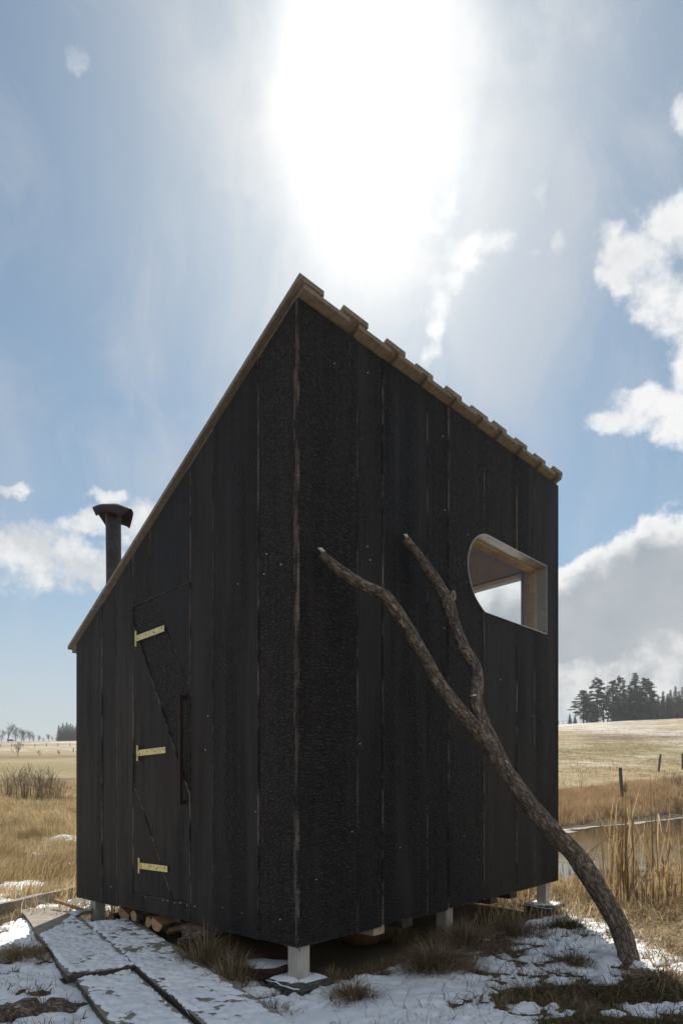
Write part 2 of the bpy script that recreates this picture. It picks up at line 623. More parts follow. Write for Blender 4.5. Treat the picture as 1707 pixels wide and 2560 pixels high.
M['roof_plank'] = m_wood('weathered_roof_plank', (0.19, 0.155, 0.12, 1), (0.31, 0.26, 0.205, 1), (9, 9, 9), weather=0.25)
M['pine'] = m_wood('pale_pine', (0.42, 0.30, 0.20, 1), (0.56, 0.43, 0.30, 1), (3, 3, 20))
M['ply'] = m_wood('pale_plywood', (0.72, 0.62, 0.55, 1), (0.80, 0.71, 0.64, 1), (2.5, 2.5, 2.5), bump=0.05)
M['post'] = m_wood('grey_post_wood', (0.42, 0.38, 0.33, 1), (0.60, 0.55, 0.48, 1), (22, 22, 2.0), weather=0.35)
M['plank'] = m_wood('grey_plank', (0.20, 0.17, 0.135, 1), (0.36, 0.315, 0.255, 1), (9, 3, 9), weather=0.5)
M['cut_wood'] = m_wood('fresh_cut_wood', (0.42, 0.24, 0.13, 1), (0.60, 0.38, 0.22, 1), (9, 9, 9))
M['old_wood'] = m_wood('dark_old_wood', (0.05, 0.04, 0.033, 1), (0.11, 0.09, 0.075, 1), (6, 6, 6))
M['handle'] = m_wood('handle_wood', (0.30, 0.16, 0.08, 1), (0.42, 0.25, 0.13, 1), (9, 9, 9))
M['dark_handle'] = m_wood('dark_brown_wood', (0.028, 0.018, 0.014, 1), (0.05, 0.031, 0.023, 1), (20, 20, 2))


def m_bark():
    n = mat('bark', 0.9, 0.15)
    at = n.n('ShaderNodeAttribute', attribute_name='bark')
    p = at.outputs['Vector']
    wob = n.v('SUBTRACT', n.noise(n.scale(p, (6, 6, 3)), 1.0, 3, 0.55, col=True), (0.5, 0.5, 0.5))
    pw = n.v('ADD', p, n.v('MULTIPLY', wob, (0.45, 0.45, 0.9)))
    vo = n.n('ShaderNodeTexVoronoi', feature='DISTANCE_TO_EDGE')
    n.inp(vo.inputs['Vector'], n.scale(pw, (5.2, 5.2, 2.1)))
    vo.inputs['Scale'].default_value = 1.0
    plate = n.m('MULTIPLY', n.ss(vo.outputs['Distance'], 0.0, 0.20), n.ss(n.noise(n.scale(pw, (7, 7, 1.6)), 1.0, 5, 0.65), 0.25, 0.6))
    fine = n.noise(n.scale(p, (7, 7, 4)), 1.6, 6, 0.65)
    c = n.mix(plate, (0.10, 0.077, 0.060, 1), (0.52, 0.415, 0.335, 1))
    c = n.mix(n.m('MULTIPLY', n.ss(fine, 0.45, 0.75), 0.6), c, (0.15, 0.112, 0.086, 1))
    c = n.mix(n.m('MULTIPLY', n.ss(n.noise(p, 3.0, 4, 0.6), 0.55, 0.7), 0.6), c, (0.48, 0.40, 0.33, 1))
    col(n, c)
    n.inp(n.b.inputs['Normal'], n.bump(n.m('ADD', plate, n.m('MULTIPLY', fine, 0.6)), 1.0, 0.014))
    return n.mat


M['bark'] = m_bark()


def m_simple(name, c, rough=0.8, spec=0.3, metal=0.0, var=0.0, scale=20.0, c2=None, bump=0.0):
    n = mat(name, rough, spec)
    n.b.inputs['Metallic'].default_value = metal
    if c2 is not None:
        f = n.noise(n.pos, scale, 5, 0.6)
        col(n, n.mix(n.ss(f, 0.35, 0.68), c, c2))
        if bump:
            n.inp(n.b.inputs['Normal'], n.bump(f, bump, 0.005))
    else:
        col(n, c)
    return n.mat


M['brass'] = m_simple('brass_plated_steel', (0.78, 0.66, 0.30, 1), 0.42, 0.5, 0.7, c2=(0.50, 0.44, 0.24, 1), scale=55, bump=0.15)
M['screw'] = m_simple('dark_screw', (0.06, 0.05, 0.035, 1), 0.5, 0.4, 0.5)
M['steel_screw'] = m_simple('bright_screw', (0.75, 0.72, 0.66, 1), 0.4, 0.5, 0.5)
M['metal'] = m_simple('zinc_sheet', (0.56, 0.57, 0.57, 1), 0.38, 0.5, 0.8, c2=(0.66, 0.66, 0.65, 1), scale=6)
M['pipe'] = m_simple('sooty_steel_pipe', (0.035, 0.034, 0.036, 1), 0.5, 0.4, 0.4, c2=(0.07, 0.066, 0.066, 1), scale=14)
M['cap'] = m_simple('rusty_sheet', (0.03, 0.024, 0.024, 1), 0.7, 0.3, 0.2, c2=(0.055, 0.038, 0.035, 1), scale=16)
M['slab'] = m_simple('dark_concrete_slab', (0.06, 0.06, 0.06, 1), 0.85, 0.2, c2=(0.13, 0.125, 0.12, 1), scale=24, bump=0.4)
M['red_enamel'] = m_simple('dull_red_enamel', (0.07, 0.028, 0.024, 1), 0.5, 0.3, c2=(0.05, 0.026, 0.023, 1), scale=12)
M['tube'] = m_simple('pale_tubing', (0.72, 0.74, 0.75, 1), 0.25, 0.5)
M['rust'] = m_simple('rust_brown', (0.14, 0.07, 0.04, 1), 0.85, 0.2, c2=(0.08, 0.045, 0.03, 1), scale=12, bump=0.3)
M['cow'] = m_simple('cow_hide', (0.02, 0.016, 0.014, 1), 0.8)
M['ice'] = m_simple('grey_ice', (0.12, 0.105, 0.085, 1), 0.9, 0.1, c2=(0.46, 0.44, 0.41, 1), scale=1.6)
M['fence'] = m_simple('old_fence_wood', (0.07, 0.06, 0.052, 1), 0.9, 0.1, c2=(0.15, 0.13, 0.11, 1), scale=14)
M['wire'] = m_simple('fence_wire', (0.18, 0.18, 0.18, 1), 0.5, 0.4, 0.6)
M['twig'] = m_simple('bare_twig', (0.075, 0.058, 0.046, 1), 0.9, 0.1, c2=(0.12, 0.095, 0.075, 1), scale=3)
M['willow'] = m_simple('bare_willow', (0.16, 0.12, 0.08, 1), 0.9, 0.1, c2=(0.24, 0.185, 0.12, 1), scale=3)
M['trunk'] = m_simple('conifer_trunk', (0.07, 0.052, 0.04, 1), 0.9, 0.1, c2=(0.12, 0.085, 0.06, 1), scale=3)
M['cattail'] = m_simple('cattail_fluff', (0.36, 0.24, 0.15, 1), 0.95, 0.05, c2=(0.50, 0.38, 0.26, 1), scale=90, bump=0.6)


def m_leaf(name, c0, c1, c2, trans=0.35, rough=0.7):
    n = mat(name, rough, 0.2)
    isl = n.geo.outputs['Random Per Island']
    c = n.ramp(isl, [(0, c0), (0.5, c1), (1, c2)])
    big = n.noise(n.pos, 0.9, 3, 0.5)
    c = n.mix(n.m('MULTIPLY', n.ss(n.m('ADD', big, n.m('MULTIPLY', n.noise(n.pos, 2.6, 4, 0.6), 0.4)), 0.56, 0.86), 0.8), c, n.mix(1.0, c, (0.55, 0.49, 0.43, 1), 'MULTIPLY'))
    col(n, c)
    tr = n.n('ShaderNodeBsdfTranslucent')
    n.inp(tr.inputs[0], c)
    ms = n.n('ShaderNodeMixShader')
    ms.inputs[0].default_value = trans
    n.t.links.new(n.b.outputs[0], ms.inputs[1])
    n.t.links.new(tr.outputs[0], ms.inputs[2])
    n.t.links.new(ms.outputs[0], n.t.nodes['Material Output'].inputs[0])
    return n.mat


M['straw'] = m_leaf('dry_meadow_grass', (0.36, 0.255, 0.115), (0.58, 0.455, 0.25), (0.74, 0.63, 0.42), 0.45)
M['straw_pale'] = m_leaf('pale_straw_litter', (0.26, 0.19, 0.10), (0.42, 0.32, 0.18), (0.56, 0.46, 0.30))
M['bank'] = m_leaf('tall_bank_grass', (0.28, 0.18, 0.095), (0.46, 0.32, 0.18), (0.58, 0.43, 0.26), 0.45)
M['matted'] = m_leaf('matted_brown_grass', (0.13, 0.088, 0.05), (0.28, 0.20, 0.12), (0.46, 0.36, 0.24), 0.3)
M['green'] = m_leaf('winter_green_grass', (0.08, 0.075, 0.03), (0.14, 0.125, 0.05), (0.24, 0.18, 0.09), 0.3)
M['reed'] = m_leaf('dry_reed', (0.28, 0.18, 0.085), (0.50, 0.36, 0.18), (0.72, 0.59, 0.40), 0.4)
M['needle_pine'] = m_leaf('pine_needles', (0.028, 0.045, 0.022), (0.045, 0.066, 0.032), (0.07, 0.09, 0.045), 0.15)
M['needle_spruce'] = m_leaf('spruce_needles', (0.018, 0.030, 0.02), (0.028, 0.044, 0.028), (0.042, 0.06, 0.036), 0.12)


def m_snow():
    n = mat('snow', 0.65, 0.25)
    f = n.noise(n.pos, 42.0, 5, 0.6)
    g = n.noise(n.pos, 6.0, 4, 0.55)
    c = n.mix(n.ss(g, 0.3, 0.7), (0.80, 0.82, 0.85, 1), (0.88, 0.89, 0.90, 1))
    # bits of chaff lying in the snow
    ch = n.ss(n.noise(n.scale(n.pos, (55, 85, 55)), 1.0, 3, 0.6), 0.70, 0.76)
    c = n.mix(n.m('MULTIPLY', ch, 0.85), c, (0.13, 0.095, 0.06, 1))
    ch2 = n.ss(n.noise(n.scale(n.pos, (30, 24, 30)), 1.0, 6, 0.75), 0.63, 0.72)
    c = n.mix(n.m('MULTIPLY', ch2, 0.6), c, (0.34, 0.28, 0.21, 1))
    col(n, c)
    n.inp(n.b.inputs['Normal'], n.bump(f, 0.5, 0.01))
    n.b.inputs['Subsurface Weight'].default_value = 0.0
    return n.mat


M['snow'] = m_snow()


def m_ground():
    n = mat('meadow_ground', 0.95, 0.08)
    p = n.pos
    at = n.n('ShaderNodeAttribute', attribute_name='zone')   # r: snow dust, g: green sward, b: brown rough
    sp = n.n('ShaderNodeSeparateColor')
    n.t.links.new(at.outputs['Color'], sp.inputs[0])
    fine = n.noise(n.scale(p, (1.0, 1.0, 1.0)), 2.2, 9, 0.78)
    st = n.noise(n.scale(p, (0.16, 0.30, 0.3)), 1.0, 8, 0.7)
    sm = n.noise(n.scale(p, (0.8, 1.6, 1)), 1.0, 6, 0.65)
    straw = n.mix(n.ss(sm, 0.3, 0.7), (0.20, 0.145, 0.075, 1), (0.40, 0.315, 0.18, 1))
    straw = n.mix(n.ss(st, 0.42, 0.62), straw, (0.36, 0.30, 0.19, 1))
    green = n.mix(fine, (0.13, 0.125, 0.045, 1), (0.30, 0.26, 0.115, 1))
    brown = n.mix(fine, (0.085, 0.055, 0.035, 1), (0.20, 0.135, 0.08, 1))
    soil = n.mix(fine, (0.035, 0.027, 0.02, 1), (0.13, 0.10, 0.065, 1))
    c = n.mix(n.m('MULTIPLY', sp.outputs[1], n.ss(n.m('ADD', st, n.m('MULTIPLY', sm, 0.4)), 0.45, 0.85)), straw, green)
    c = n.mix(n.m('MULTIPLY', sp.outputs[2], n.ss(sm, 0.25, 0.6)), c, brown)
    thr = n.m('ADD', n.m('ADD', n.m('MULTIPLY', st, 0.6), n.m('MULTIPLY', sm, 0.5)), n.m('MULTIPLY', fine, 0.35))
    dust = n.ss(n.m('ADD', thr, n.m('MULTIPLY', sp.outputs[0], 0.55)), 0.84, 1.04)
    c = n.mix(n.m('MULTIPLY', dust, 0.72), c, (0.64, 0.61, 0.57, 1))
    near = n.n('ShaderNodeAttribute', attribute_name='soil').outputs['Fac']
    c = n.mix(near, c, soil)
    col(n, c)
    n.inp(n.b.inputs['Normal'], n.bump(n.m('ADD', fine, sm), 0.8, 0.05))
    return n.mat


M['ground'] = m_ground()


def m_water():
    n = mat('pond_water', 0.04, 0.5)
    col(n, (0.012, 0.014, 0.012, 1))
    n.b.inputs['IOR'].default_value = 1.33
    r1 = n.noise(n.scale(n.pos, (1.2, 4.0, 1)), 1.6, 4, 0.6, 0.4)
    r2 = n.noise(n.scale(n.pos, (0.5, 1.4, 1)), 1.0, 2, 0.5)
    n.inp(n.b.inputs['Normal'], n.bump(n.m('ADD', n.m('MULTIPLY', n.m('MULTIPLY', r1, n.ss(n.noise(n.scale(n.pos, (0.12, 0.35, 1)), 1.0, 3, 0.6), 0.40, 0.60)), 1.1), n.m('MULTIPLY', r2, 0.5)), 0.07, 0.06))
    return n.mat


M['water'] = m_water()


def m_glass():
    m_ = bpy.data.materials.new('window_glass')
    m_.use_nodes = True
    n = NT(m_.node_tree)
    m_.node_tree.nodes.clear()
    o = n.n('ShaderNodeOutputMaterial')
    tr = n.n('ShaderNodeBsdfTransparent')
    tr.inputs[0].default_value = (0.97, 0.98, 0.98, 1)
    gl = n.n('ShaderNodeBsdfGlossy')
    gl.inputs['Roughness'].default_value = 0.0
    lw = n.n('ShaderNodeLayerWeight')
    fac = n.m('ADD', 0.035, n.m('MULTIPLY', n.m('POWER', lw.outputs['Facing'], 5.0), 0.6))
    ms = n.n('ShaderNodeMixShader')
    n.t.links.new(fac, ms.inputs[0])
    n.t.links.new(tr.outputs[0], ms.inputs[1])
    n.t.links.new(gl.outputs[0], ms.inputs[2])
    n.t.links.new(ms.outputs[0], o.inputs[0])
    return m_


M['glass'] = m_glass()

# ------------------------------------------------------------------ the setting: ground, pond, snow


def geo_axis(a, b, step, far, ratio):
    core = list(np.arange(a, b + 1e-6, step))
    s = step
    x = b
    hi = []
    while x < far:
        s *= ratio
        x += s
        hi.append(x)
    return core, hi


cx_, hx = geo_axis(-5, 5, 0.055, 3500, 1.075)
_, lx = geo_axis(-5, 5, 0.055, 3500, 1.075)
gx = np.array([-v for v in reversed(lx)] + cx_ + hx)
cy_, hy = geo_axis(1.6, 9.5, 0.055, 3500, 1.022)
_, ly = geo_axis(0, 0, 0.3, 400, 1.5)
gy = np.array([1.6 - v for v in reversed(ly)] + cy_ + hy)
GX, GY = np.meshgrid(gx, gy)
GZ = ground(GX, GY)
nx, ny = len(gx), len(gy)
ii = np.arange(nx * ny).reshape(ny, nx)
quads = np.stack([ii[:-1, :-1], ii[:-1, 1:], ii[1:, 1:], ii[1:, :-1]], -1).reshape(-1, 4)
go = np_mesh('ground', np.stack([GX, GY, GZ], -1).reshape(-1, 3), quads, None, M['ground'], smooth=True)
tag(go, kind='structure')

# large-scale covers of the land: snow dust on the high pasture, green sward, brown rough
T_ = GX / np.maximum(GY, 4)
PY = HY - (GZ - EYE) / np.maximum(GY, 2) * F
zone = np.zeros((ny, nx, 4), np.float32)
zone[..., 3] = 1
far = sstep(GY, 20, 40)
nz = fbm2(GX * 0.03, GY * 0.03, 3, 40)
zone[..., 0] = np.where(T_ < 0, sstep(GY, 115, 150) * (0.30 + 0.35 * nz), sstep(GY, 45, 75) * (0.34 + 0.40 * nz)).clip(0, 1) * far
gl_strip = np.exp(-((GY - 88 - 6 * nz) / 10) ** 2) * 0.8
gr_patch = np.exp(-((GX - 47) / 16) ** 2 - ((GY - 86) / 15) ** 2) * 2.4
zone[..., 1] = np.where(T_ < 0, gl_strip, gr_patch).clip(0, 1)
bl = np.exp(-((GY - 68 - 5 * nz) / 7) ** 2) + 0.8 * np.exp(-((GY - 122 - 8 * nz) / 10) ** 2)
br = np.exp(-((GY - 126 - 10 * nz) / 7) ** 2) * sstep(T_, 0.36, 0.43) * 2.2
zone[..., 2] = np.where(T_ < 0, bl, br).clip(0, 1)
soil = ((1 - sstep(GY, 6.5, 9.5)) * 0.8 * (1 - sstep(-GX, 2.6, 3.4) * sstep(GY, 5.2, 6)) + (sstep(-pond_sd(GX, GY), -0.8, 0.0))).clip(0, 1)
soil = np.maximum(soil * (1 - sstep(GX, 1.9, 2.5) * 0.55), soil * sstep(-pond_sd(GX, GY), -0.4, 0.1))
soil = np.maximum(soil, (1 - sstep(pond_sd(GX, GY), 0.7, 1.9)) * sstep(GY, 15, 18))
a_ = go.data.attributes.new('zone', 'FLOAT_COLOR', 'POINT')
a_.data.foreach_set('color', zone.reshape(-1))
a_ = go.data.attributes.new('soil', 'FLOAT', 'POINT')
a_.data.foreach_set('value', soil.reshape(-1).astype(np.float32))

# pond
pc = POND.mean(0)
pv = [(x + (x - pc[0]) * 0.08, y + (y - pc[1]) * 0.08, WATER_Z) for x, y in POND]
po = mesh('pond_water', pv, [tuple(range(len(pv)))], M['water'])
tag(po, kind='structure')

# thin pale ice rim along the far shore
iv, iq = [], []
rim = [POND[i] for i in (10, 9, 8, 7, 6)]
pts_i = []
for a, b in zip(rim[:-1], rim[1:]):
    for k in range(60):
        pts_i.append(a + (b - a) * k / 60)
for i, p in enumerate(pts_i):
    q = pts_i[min(i + 1, len(pts_i) - 1)] - pts_i[max(i - 1, 0)]
    nrm = np.array([q[1], -q[0]]) / (np.hypot(*q) + 1e-9)
    wv = float(fbm2(np.array([p[0] * 0.6]), np.array([p[1] * 0.6]), 3, 31)[0]) * 0.35
    wd = 0.12 + 0.45 * abs(float(fbm2(np.array([i * 0.13]), np.array([2.0]), 3, 12)[0])) + (0.5 if i < 60 else 0)
    c_ = p + nrm * wv * 0.9
    iv += [(c_[0] - nrm[0] * 0.35, c_[1] - nrm[1] * 0.35, WATER_Z + 0.012), (c_[0] + nrm[0] * wd, c_[1] + nrm[1] * wd, WATER_Z + 0.012)]
for i in range(len(pts_i) - 1):
    iq.append((2 * i, 2 * i + 1, 2 * i + 3, 2 * i + 2))
tag(mesh('shore_ice', iv, iq, M['ice']), 'thin pale ice rim along the far shore of the pond', 'ice', kind='stuff')

# planks of the walkway (needed below by the snow)
A_DIR = Vector((0.54, -0.842, 0)).normalized()
A_NRM = Vector((A_DIR.y, -A_DIR.x, 0)) * -1          # towards the hut (right)
if A_NRM.x < 0:
    A_NRM = -A_NRM
L0 = on_plane(168, 2440, 0.06)


def plank_pt(s, t, z):
    """s metres from L0 towards the camera, t metres across towards the hut"""
    p = L0 + A_DIR * s + A_NRM * t
    return Vector((p.x, p.y, z))


def hut_uv(x, y):
    dx, dy = x - C0.x, y - C0.y
    return dx * U.x + dy * U.y, dx * V.x + dy * V.y


def snow_t(x, y):
    """snow depth over the yard, negative where bare"""
    n1 = fbm2(x * 2.2, y * 2.2, 4, 51)
    n2 = fbm2(x * 9, y * 13, 4, 57)
    n3 = fbm2(x * 28, y * 40, 2, 63)
    t = 0.0115 + 0.024 * n1 + 0.036 * n2 + 0.024 * n3
    u, v = hut_uv(x, y)
    under = sstep(u, -0.12, 0.12) * sstep(v, -0.12, 0.12) * (1 - sstep(u, 2.9, 3.2)) * (1 - sstep(v, 2.6, 2.9))
    t = t - 0.12 * under
    # trodden strip without snow along the front right
    px = CX + x / np.maximum(y, .5) * F
    py = HY + EYE / np.maximum(y, .5) * F
    strip = np.exp(-((py - 2490 + (px - 1450) * 0.02) / 19) ** 2) * sstep(px, 1190, 1290)
    strip2 = np.exp(-((py - 2575) / 22) ** 2) * sstep(px, 1330, 1480)
    t = t - 0.075 * np.maximum(strip, strip2)
    # thick sedge patch right of the hut and bare litter by the reeds
    t = t - 0.026 * np.exp(-((px - 1230) / 150) ** 2 - ((py - 2360) / 40) ** 2)
    t = t - 0.05 * sstep(x, 1.95, 2.35) * (1 - 0.5 * sstep(fbm2(x * 1.7, y * 1.7, 2, 77), 0.1, .5))
    t = t - 0.10 * sstep(y, 5.7, 6.3)
    # left of the walkway: half melted
    sL = (x - L0.x) * A_NRM.x + (y - L0.y) * A_NRM.y
    t = t - 0.004 * sstep(-sL, -0.05, 0.15)
    t = t - 0.05 * sstep(-sL, -0.1, 0.1) * sstep(y, 4.6, 5.2)
    # heavier in front of the near corner
    t = t + 0.022 * np.exp(-((px - 760) / 160) ** 2 - ((py - 2530) / 45) ** 2) + 0.015 * np.exp(-((px - 960) / 130) ** 2 - ((py - 2490) / 60) ** 2)
    return t


def remnant(x, y):
    return -0.035 + 0.10 * fbm2(x * 0.9, y * 1.6, 3, 51) + 0.03 * fbm2(x * 5, y * 8, 3, 57)


def snow_sheet(name, xs, ys, zf, tf, cap=0.035):
    A, B = np.meshgrid(xs, ys)
    Tn = tf(A, B)
    P = zf(A, B)
    Z = P[2] + np.where(Tn > 0, cap * np.tanh(1.5 * Tn / cap), np.maximum(Tn, -0.03))
    n_x, n_y = len(xs), len(ys)
    idx = np.arange(n_x * n_y).reshape(n_y, n_x)
    q = np.stack([idx[:-1, :-1], idx[:-1, 1:], idx[1:, 1:], idx[1:, :-1]], -1).reshape(-1, 4)
    tv = Tn.reshape(-1)
    keep = (tv[q] > -0.002).any(1)
    q = q[keep]
    used = np.unique(q)
    rem = -np.ones(n_x * n_y, int)
    rem[used] = np.arange(len(used))
    vv = np.stack([P[0], P[1], Z], -1).reshape(-1, 3)[used]
    return vv, rem[q]


vv, qq = snow_sheet('snow', np.arange(-5, 5.01, 0.02), np.arange(2.2, 7.2, 0.02), lambda a, b: (a, b, ground(a, b)), snow_t)
so = np_mesh('snow', vv, qq, None, M['snow'], smooth=True)
vv, qq = snow_sheet('snow', np.arange(-9, -2.3, 0.05), np.arange(5.6, 16, 0.05), lambda a, b: (a, b, ground(a, b)), remnant)
tag(np_mesh('snow_remnants', vv, qq, None, M['snow'], smooth=True), 'small leftover snow patches among the dry grass of the left meadow', 'snow', kind='stuff')
tag(so, 'thin patchy snow lying on the shaded yard around the hut', 'snow', kind='stuff')

# ------------------------------------------------------------------ the hut
CC = H(LU / 2, LV / 2, 0)
cabin = empty('cabin', (CC.x, CC.y, 0), 'tall black charred-timber cabin on stilts with a steep single-pitch plank roof', 'cabin')


def poly_area(p):
    return 0.5 * sum(p[i][0] * p[(i + 1) % len(p)][1] - p[(i + 1) % len(p)][0] * p[i][1] for i in range(len(p)))


def inset(poly, b):
    n = len(poly)
    out = []
    for i in range(n):
        p0, p1, p2 = Vector(poly[i - 1]), Vector(poly[i]), Vector(poly[(i + 1) % n])
        e1 = (p1 - p0).normalized()
        e2 = (p2 - p1).normalized()
        n1 = Vector((-e1.y, e1.x))
        n2 = Vector((-e2.y, e2.x))
        k = n1 + n2
        if k.length < 1e-4:
            k = n1
        k = k / max(0.3, k.dot(n1))
        out.append(tuple(p1 + k * b))
    return out


def clean(poly):
    o = []
    for p in poly:
        if not o or (abs(p[0] - o[-1][0]) + abs(p[1] - o[-1][1])) > 1e-5:
            o.append(p)
    if abs(o[0][0] - o[-1][0]) + abs(o[0][1] - o[-1][1]) < 1e-5:
        o.pop()
    return o


def slab(name, poly, t0, t1, f, mats, parent, b=0.003):
    """extrude a polygon (s, w) from t0 to t1 outward; front edge chamfered. mats: face, edge"""
    poly = clean(poly)
    if poly_area(poly) < 0:
        poly = poly[::-1]
    n = len(poly)
    pin = inset(poly, b)
    vs = [f(s, t0, w) for s, w in poly] + [f(s, t1 - b, w) for s, w in poly] + [f(s, t1, w) for s, w in pin]
    fs = [tuple(range(n))[::-1], tuple(range(2 * n, 3 * n))]
    ix = [0, 0]
    for i in range(n):
        j = (i + 1) % n
        fs.append((i, j, n + j, n + i))
        fs.append((n + i, n + j, 2 * n + j, 2 * n + i))
        ix += [1, 1]
    return mesh(name, vs, fs, mats, parent, ix)


def fr(s, t, w):      # tall wall (v = 0), outward = -v
    return H(s, -t, w)


def fl(s, t, w):      # door wall (u = 0), outward = -u
    return H(-t, s, w)


def fb(s, t, w):      # far gable wall (u = LU)
    return H(LU + t, s, w)


def fe(s, t, w):      # low wall (v = LV)
    return H(s, LV + t, w)


CH = [M['char'], M['char_edge']]
# window outline in the tall wall
zx, zy, zs = 1130, 1300, 5.4069
wpx = [(1278, 1553), (1276, 622), (470, 193), (430, 186), (385, 192), (330, 224), (293, 264), (262, 312), (238, 370), (221, 434), (210, 500), (207, 565),
       (209, 625), (215, 692), (226, 760), (241, 832), (258, 900), (278, 965), (306, 1040), (338, 1100), (375, 1160), (410, 1212), (442, 1252)]
WIN = [uw(zx + a / zs, zy + b / zs, -0.03) for a, b in wpx]
if poly_area(WIN) < 0:
    WIN = WIN[::-1]
wu = [p[0] for p in WIN]
iL = wu.index(min(wu))
WUL, WUR = min(wu), max(wu)
WTOPZ = max(p[1] for p in WIN)
WBOT = min(p[1] for p in WIN)


def win_arc(win, top, ua, ub):
    """points of the window's upper or lower edge between ua and ub, in rising u"""
    us = [p[0] for p in win]
    lo = us.index(min(us))
    n = len(win)
    # walk both ways from the leftmost point
    a, b = [win[lo]], [win[lo]]
    i = lo
    while win[(i + 1) % n][0] >= win[i][0] - 1e-6 and len(a) < n:
        i = (i + 1) % n
        a.append(win[i])
    i = lo
    while win[(i - 1) % n][0] >= win[i][0] - 1e-6 and len(b) < n:
        i = (i - 1) % n
        b.append(win[i])
    ma, mb_ = sum(p[1] for p in a) / len(a), sum(p[1] for p in b) / len(b)
    arc = a if (ma > mb_) == top else b
    # drop the vertical jamb at the right end
    if len(arc) > 2 and abs(arc[-1][0] - arc[-2][0]) < 0.004:
        arc = arc[:-1]
    xs = [p[0] for p in arc]
    ys = [p[1] for p in arc]
    pts = [(ua, float(np.interp(ua, xs, ys)))] + [p for p in arc if ua + 1e-4 < p[0] < ub - 1e-4] + [(ub, float(np.interp(ub, xs, ys)))]
    return pts


def strips_with_window(win, ua, ub, top):
    """polygons of a wall strip ua..ub (height 0..top) with the window cut out"""
    wl, wr = min(p[0] for p in win), max(p[0] for p in win)
    if ub <= wl or ua >= wr:
        return [[(ua, 0), (ub, 0), (ub, top), (ua, top)]]
    a, b = max(ua, wl), min(ub, wr)
    lowarc = win_arc(win, False, a, b)
    uparc = win_arc(win, True, a, b)
    if ua < wl and ub > wr:
        m = (wl + wr) / 2
        return strips_with_window(win, ua, m, top) + strips_with_window(win, m, ub, top)
    if ua < wl:
        return [[(ua, 0), (ub, 0)] + lowarc[::-1] + uparc + [(ub, top), (ua, top)]]
    if ub > wr:
        return [[(ua, 0), (ub, 0), (ub, top), (ua, top)] + uparc + lowarc[::-1]]
    return [[(ua, 0), (ub, 0)] + lowarc[::-1], [(ua, top)] + uparc + [(ub, top)]]


# wall cores (sheathing), pale plywood on the inside
TH = 0.11
wall_tall = None
for k, pl in enumerate(strips_with_window(WIN, 0.0, LU, WT - 0.005)):
    nm = 'wall' if wall_tall is None else 'wall_sheathing'
    o = slab(nm, pl, -TH, -0.001, fr, [M['ply'], M['ply']], cabin if wall_tall is None else wall_tall, 0.0005)
    wall_tall = wall_tall or o


def top_v(v):
    return WT - SL * v


wall_door = slab('wall', [(TH, 0), (LV, 0), (LV, top_v(LV) - .005), (TH, top_v(TH) - .005)], -TH, -0.001, fl, [M['ply'], M['ply']], cabin, 0.0005)
# far gable wall with its own window (mirrored shape)
BW = [(0.25, 2.06), (0.25, 2.685), (0.80, 2.685), (0.95, 2.66), (1.10, 2.60), (1.24, 2.50), (1.34, 2.36), (1.37, 2.24), (1.33, 2.14), (1.24, 2.08), (1.10, 2.06)]
BWm = [(-p[0], p[1]) for p in BW]
if poly_area(BWm) < 0:
    BWm = BWm[::-1]
wall_back = None
for pl in strips_with_window(BWm, -LV + TH, -TH, 9.0):
    q = []
    for s, w in pl:
        q.append((-s, (top_v(-s) - 0.005) if w > 8 else w))
    o = slab('wall' if wall_back is None else 'wall_sheathing', q, -TH, -0.001, fb, [M['ply'], M['ply']], cabin if wall_back is None else wall_back, 0.0005)
    wall_back = wall_back or o
wall_low = slab('wall', [(0, 0), (LU, 0), (LU, top_v(LV) - 0.01), (0, top_v(LV) - .01)], -TH + 0.001, -0.001, fe, [M['ply'], M['ply']], cabin, 0.0005)
floor = slab('cabin_floor', [(TH + .002, TH + .002), (LU - TH - .002, TH + .002), (LU - TH - .002, LV - TH - .002), (TH + .002, LV - TH - .002)], 0.02, 0.07, lambda s, t, w: H(s, w, t), [M['ply'], M['ply']], cabin, 0.001)

# tall wall boards
dk = 1707 / 1568.0
seam_r = [-0.024] + [u_of(x * dk, -0.02) for x in (819, 877, 980, 1028, 1110, 1185, 1226)] + [LU + 0.024]
prot = [0.028, 0.023, 0.0265, 0.0235, 0.0275, 0.024, 0.027, 0.0235]
for k in range(len(seam_r) - 1):
    g = 0.0022
    ua, ub = seam_r[k] + g, seam_r[k + 1] - g
    for pl in strips_with_window(WIN, ua, ub, WT - 0.004 + 0.0):
        lo = random.uniform(-0.012, 0.012)
        pl = [(s, (w + lo - 0.015) if w == 0 else w) for s, w in pl]
        slab('board', pl, 0.001, prot[k], fr, CH, wall_tall, 0.0055)

# door wall boards
DV0, DV1 = v_of(484), v_of(341)
(_, dw_bot1), (_, dw_bot0) = vw(355, 2233), vw(495, 2261)
DW0 = (dw_bot0 + dw_bot1) / 2
DW1 = (vw(341, 1520)[1] + vw(482, 1459)[1]) / 2
seam_l = [0.003] + [v_of(x) for x in (655, 541, 484)] + [None] + [v_of(x) for x in (341, 299, 263)] + [LV + 0.02]
pl_t = iter([0.023, 0.027, 0.0225, 0.026, 0.0225, 0.0265, 0.023])


def wall_poly(a, b, w0=-0.012):
    return [(a, w0), (b, w0), (b, top_v(b) - 0.004), (a, top_v(a) - 0.004)]


segs = [(seam_l[0], seam_l[1]), (seam_l[1], seam_l[2]), (seam_l[2], seam_l[3]), (seam_l[5], seam_l[6]), (seam_l[6], seam_l[7]), (seam_l[7], seam_l[8])]
for a, b in segs:
    slab('board', wall_poly(a + 0.002, b - 0.002, -0.012 + random.uniform(-.01, .008)), 0.001, next(pl_t), fl, CH, wall_door, 0.005)
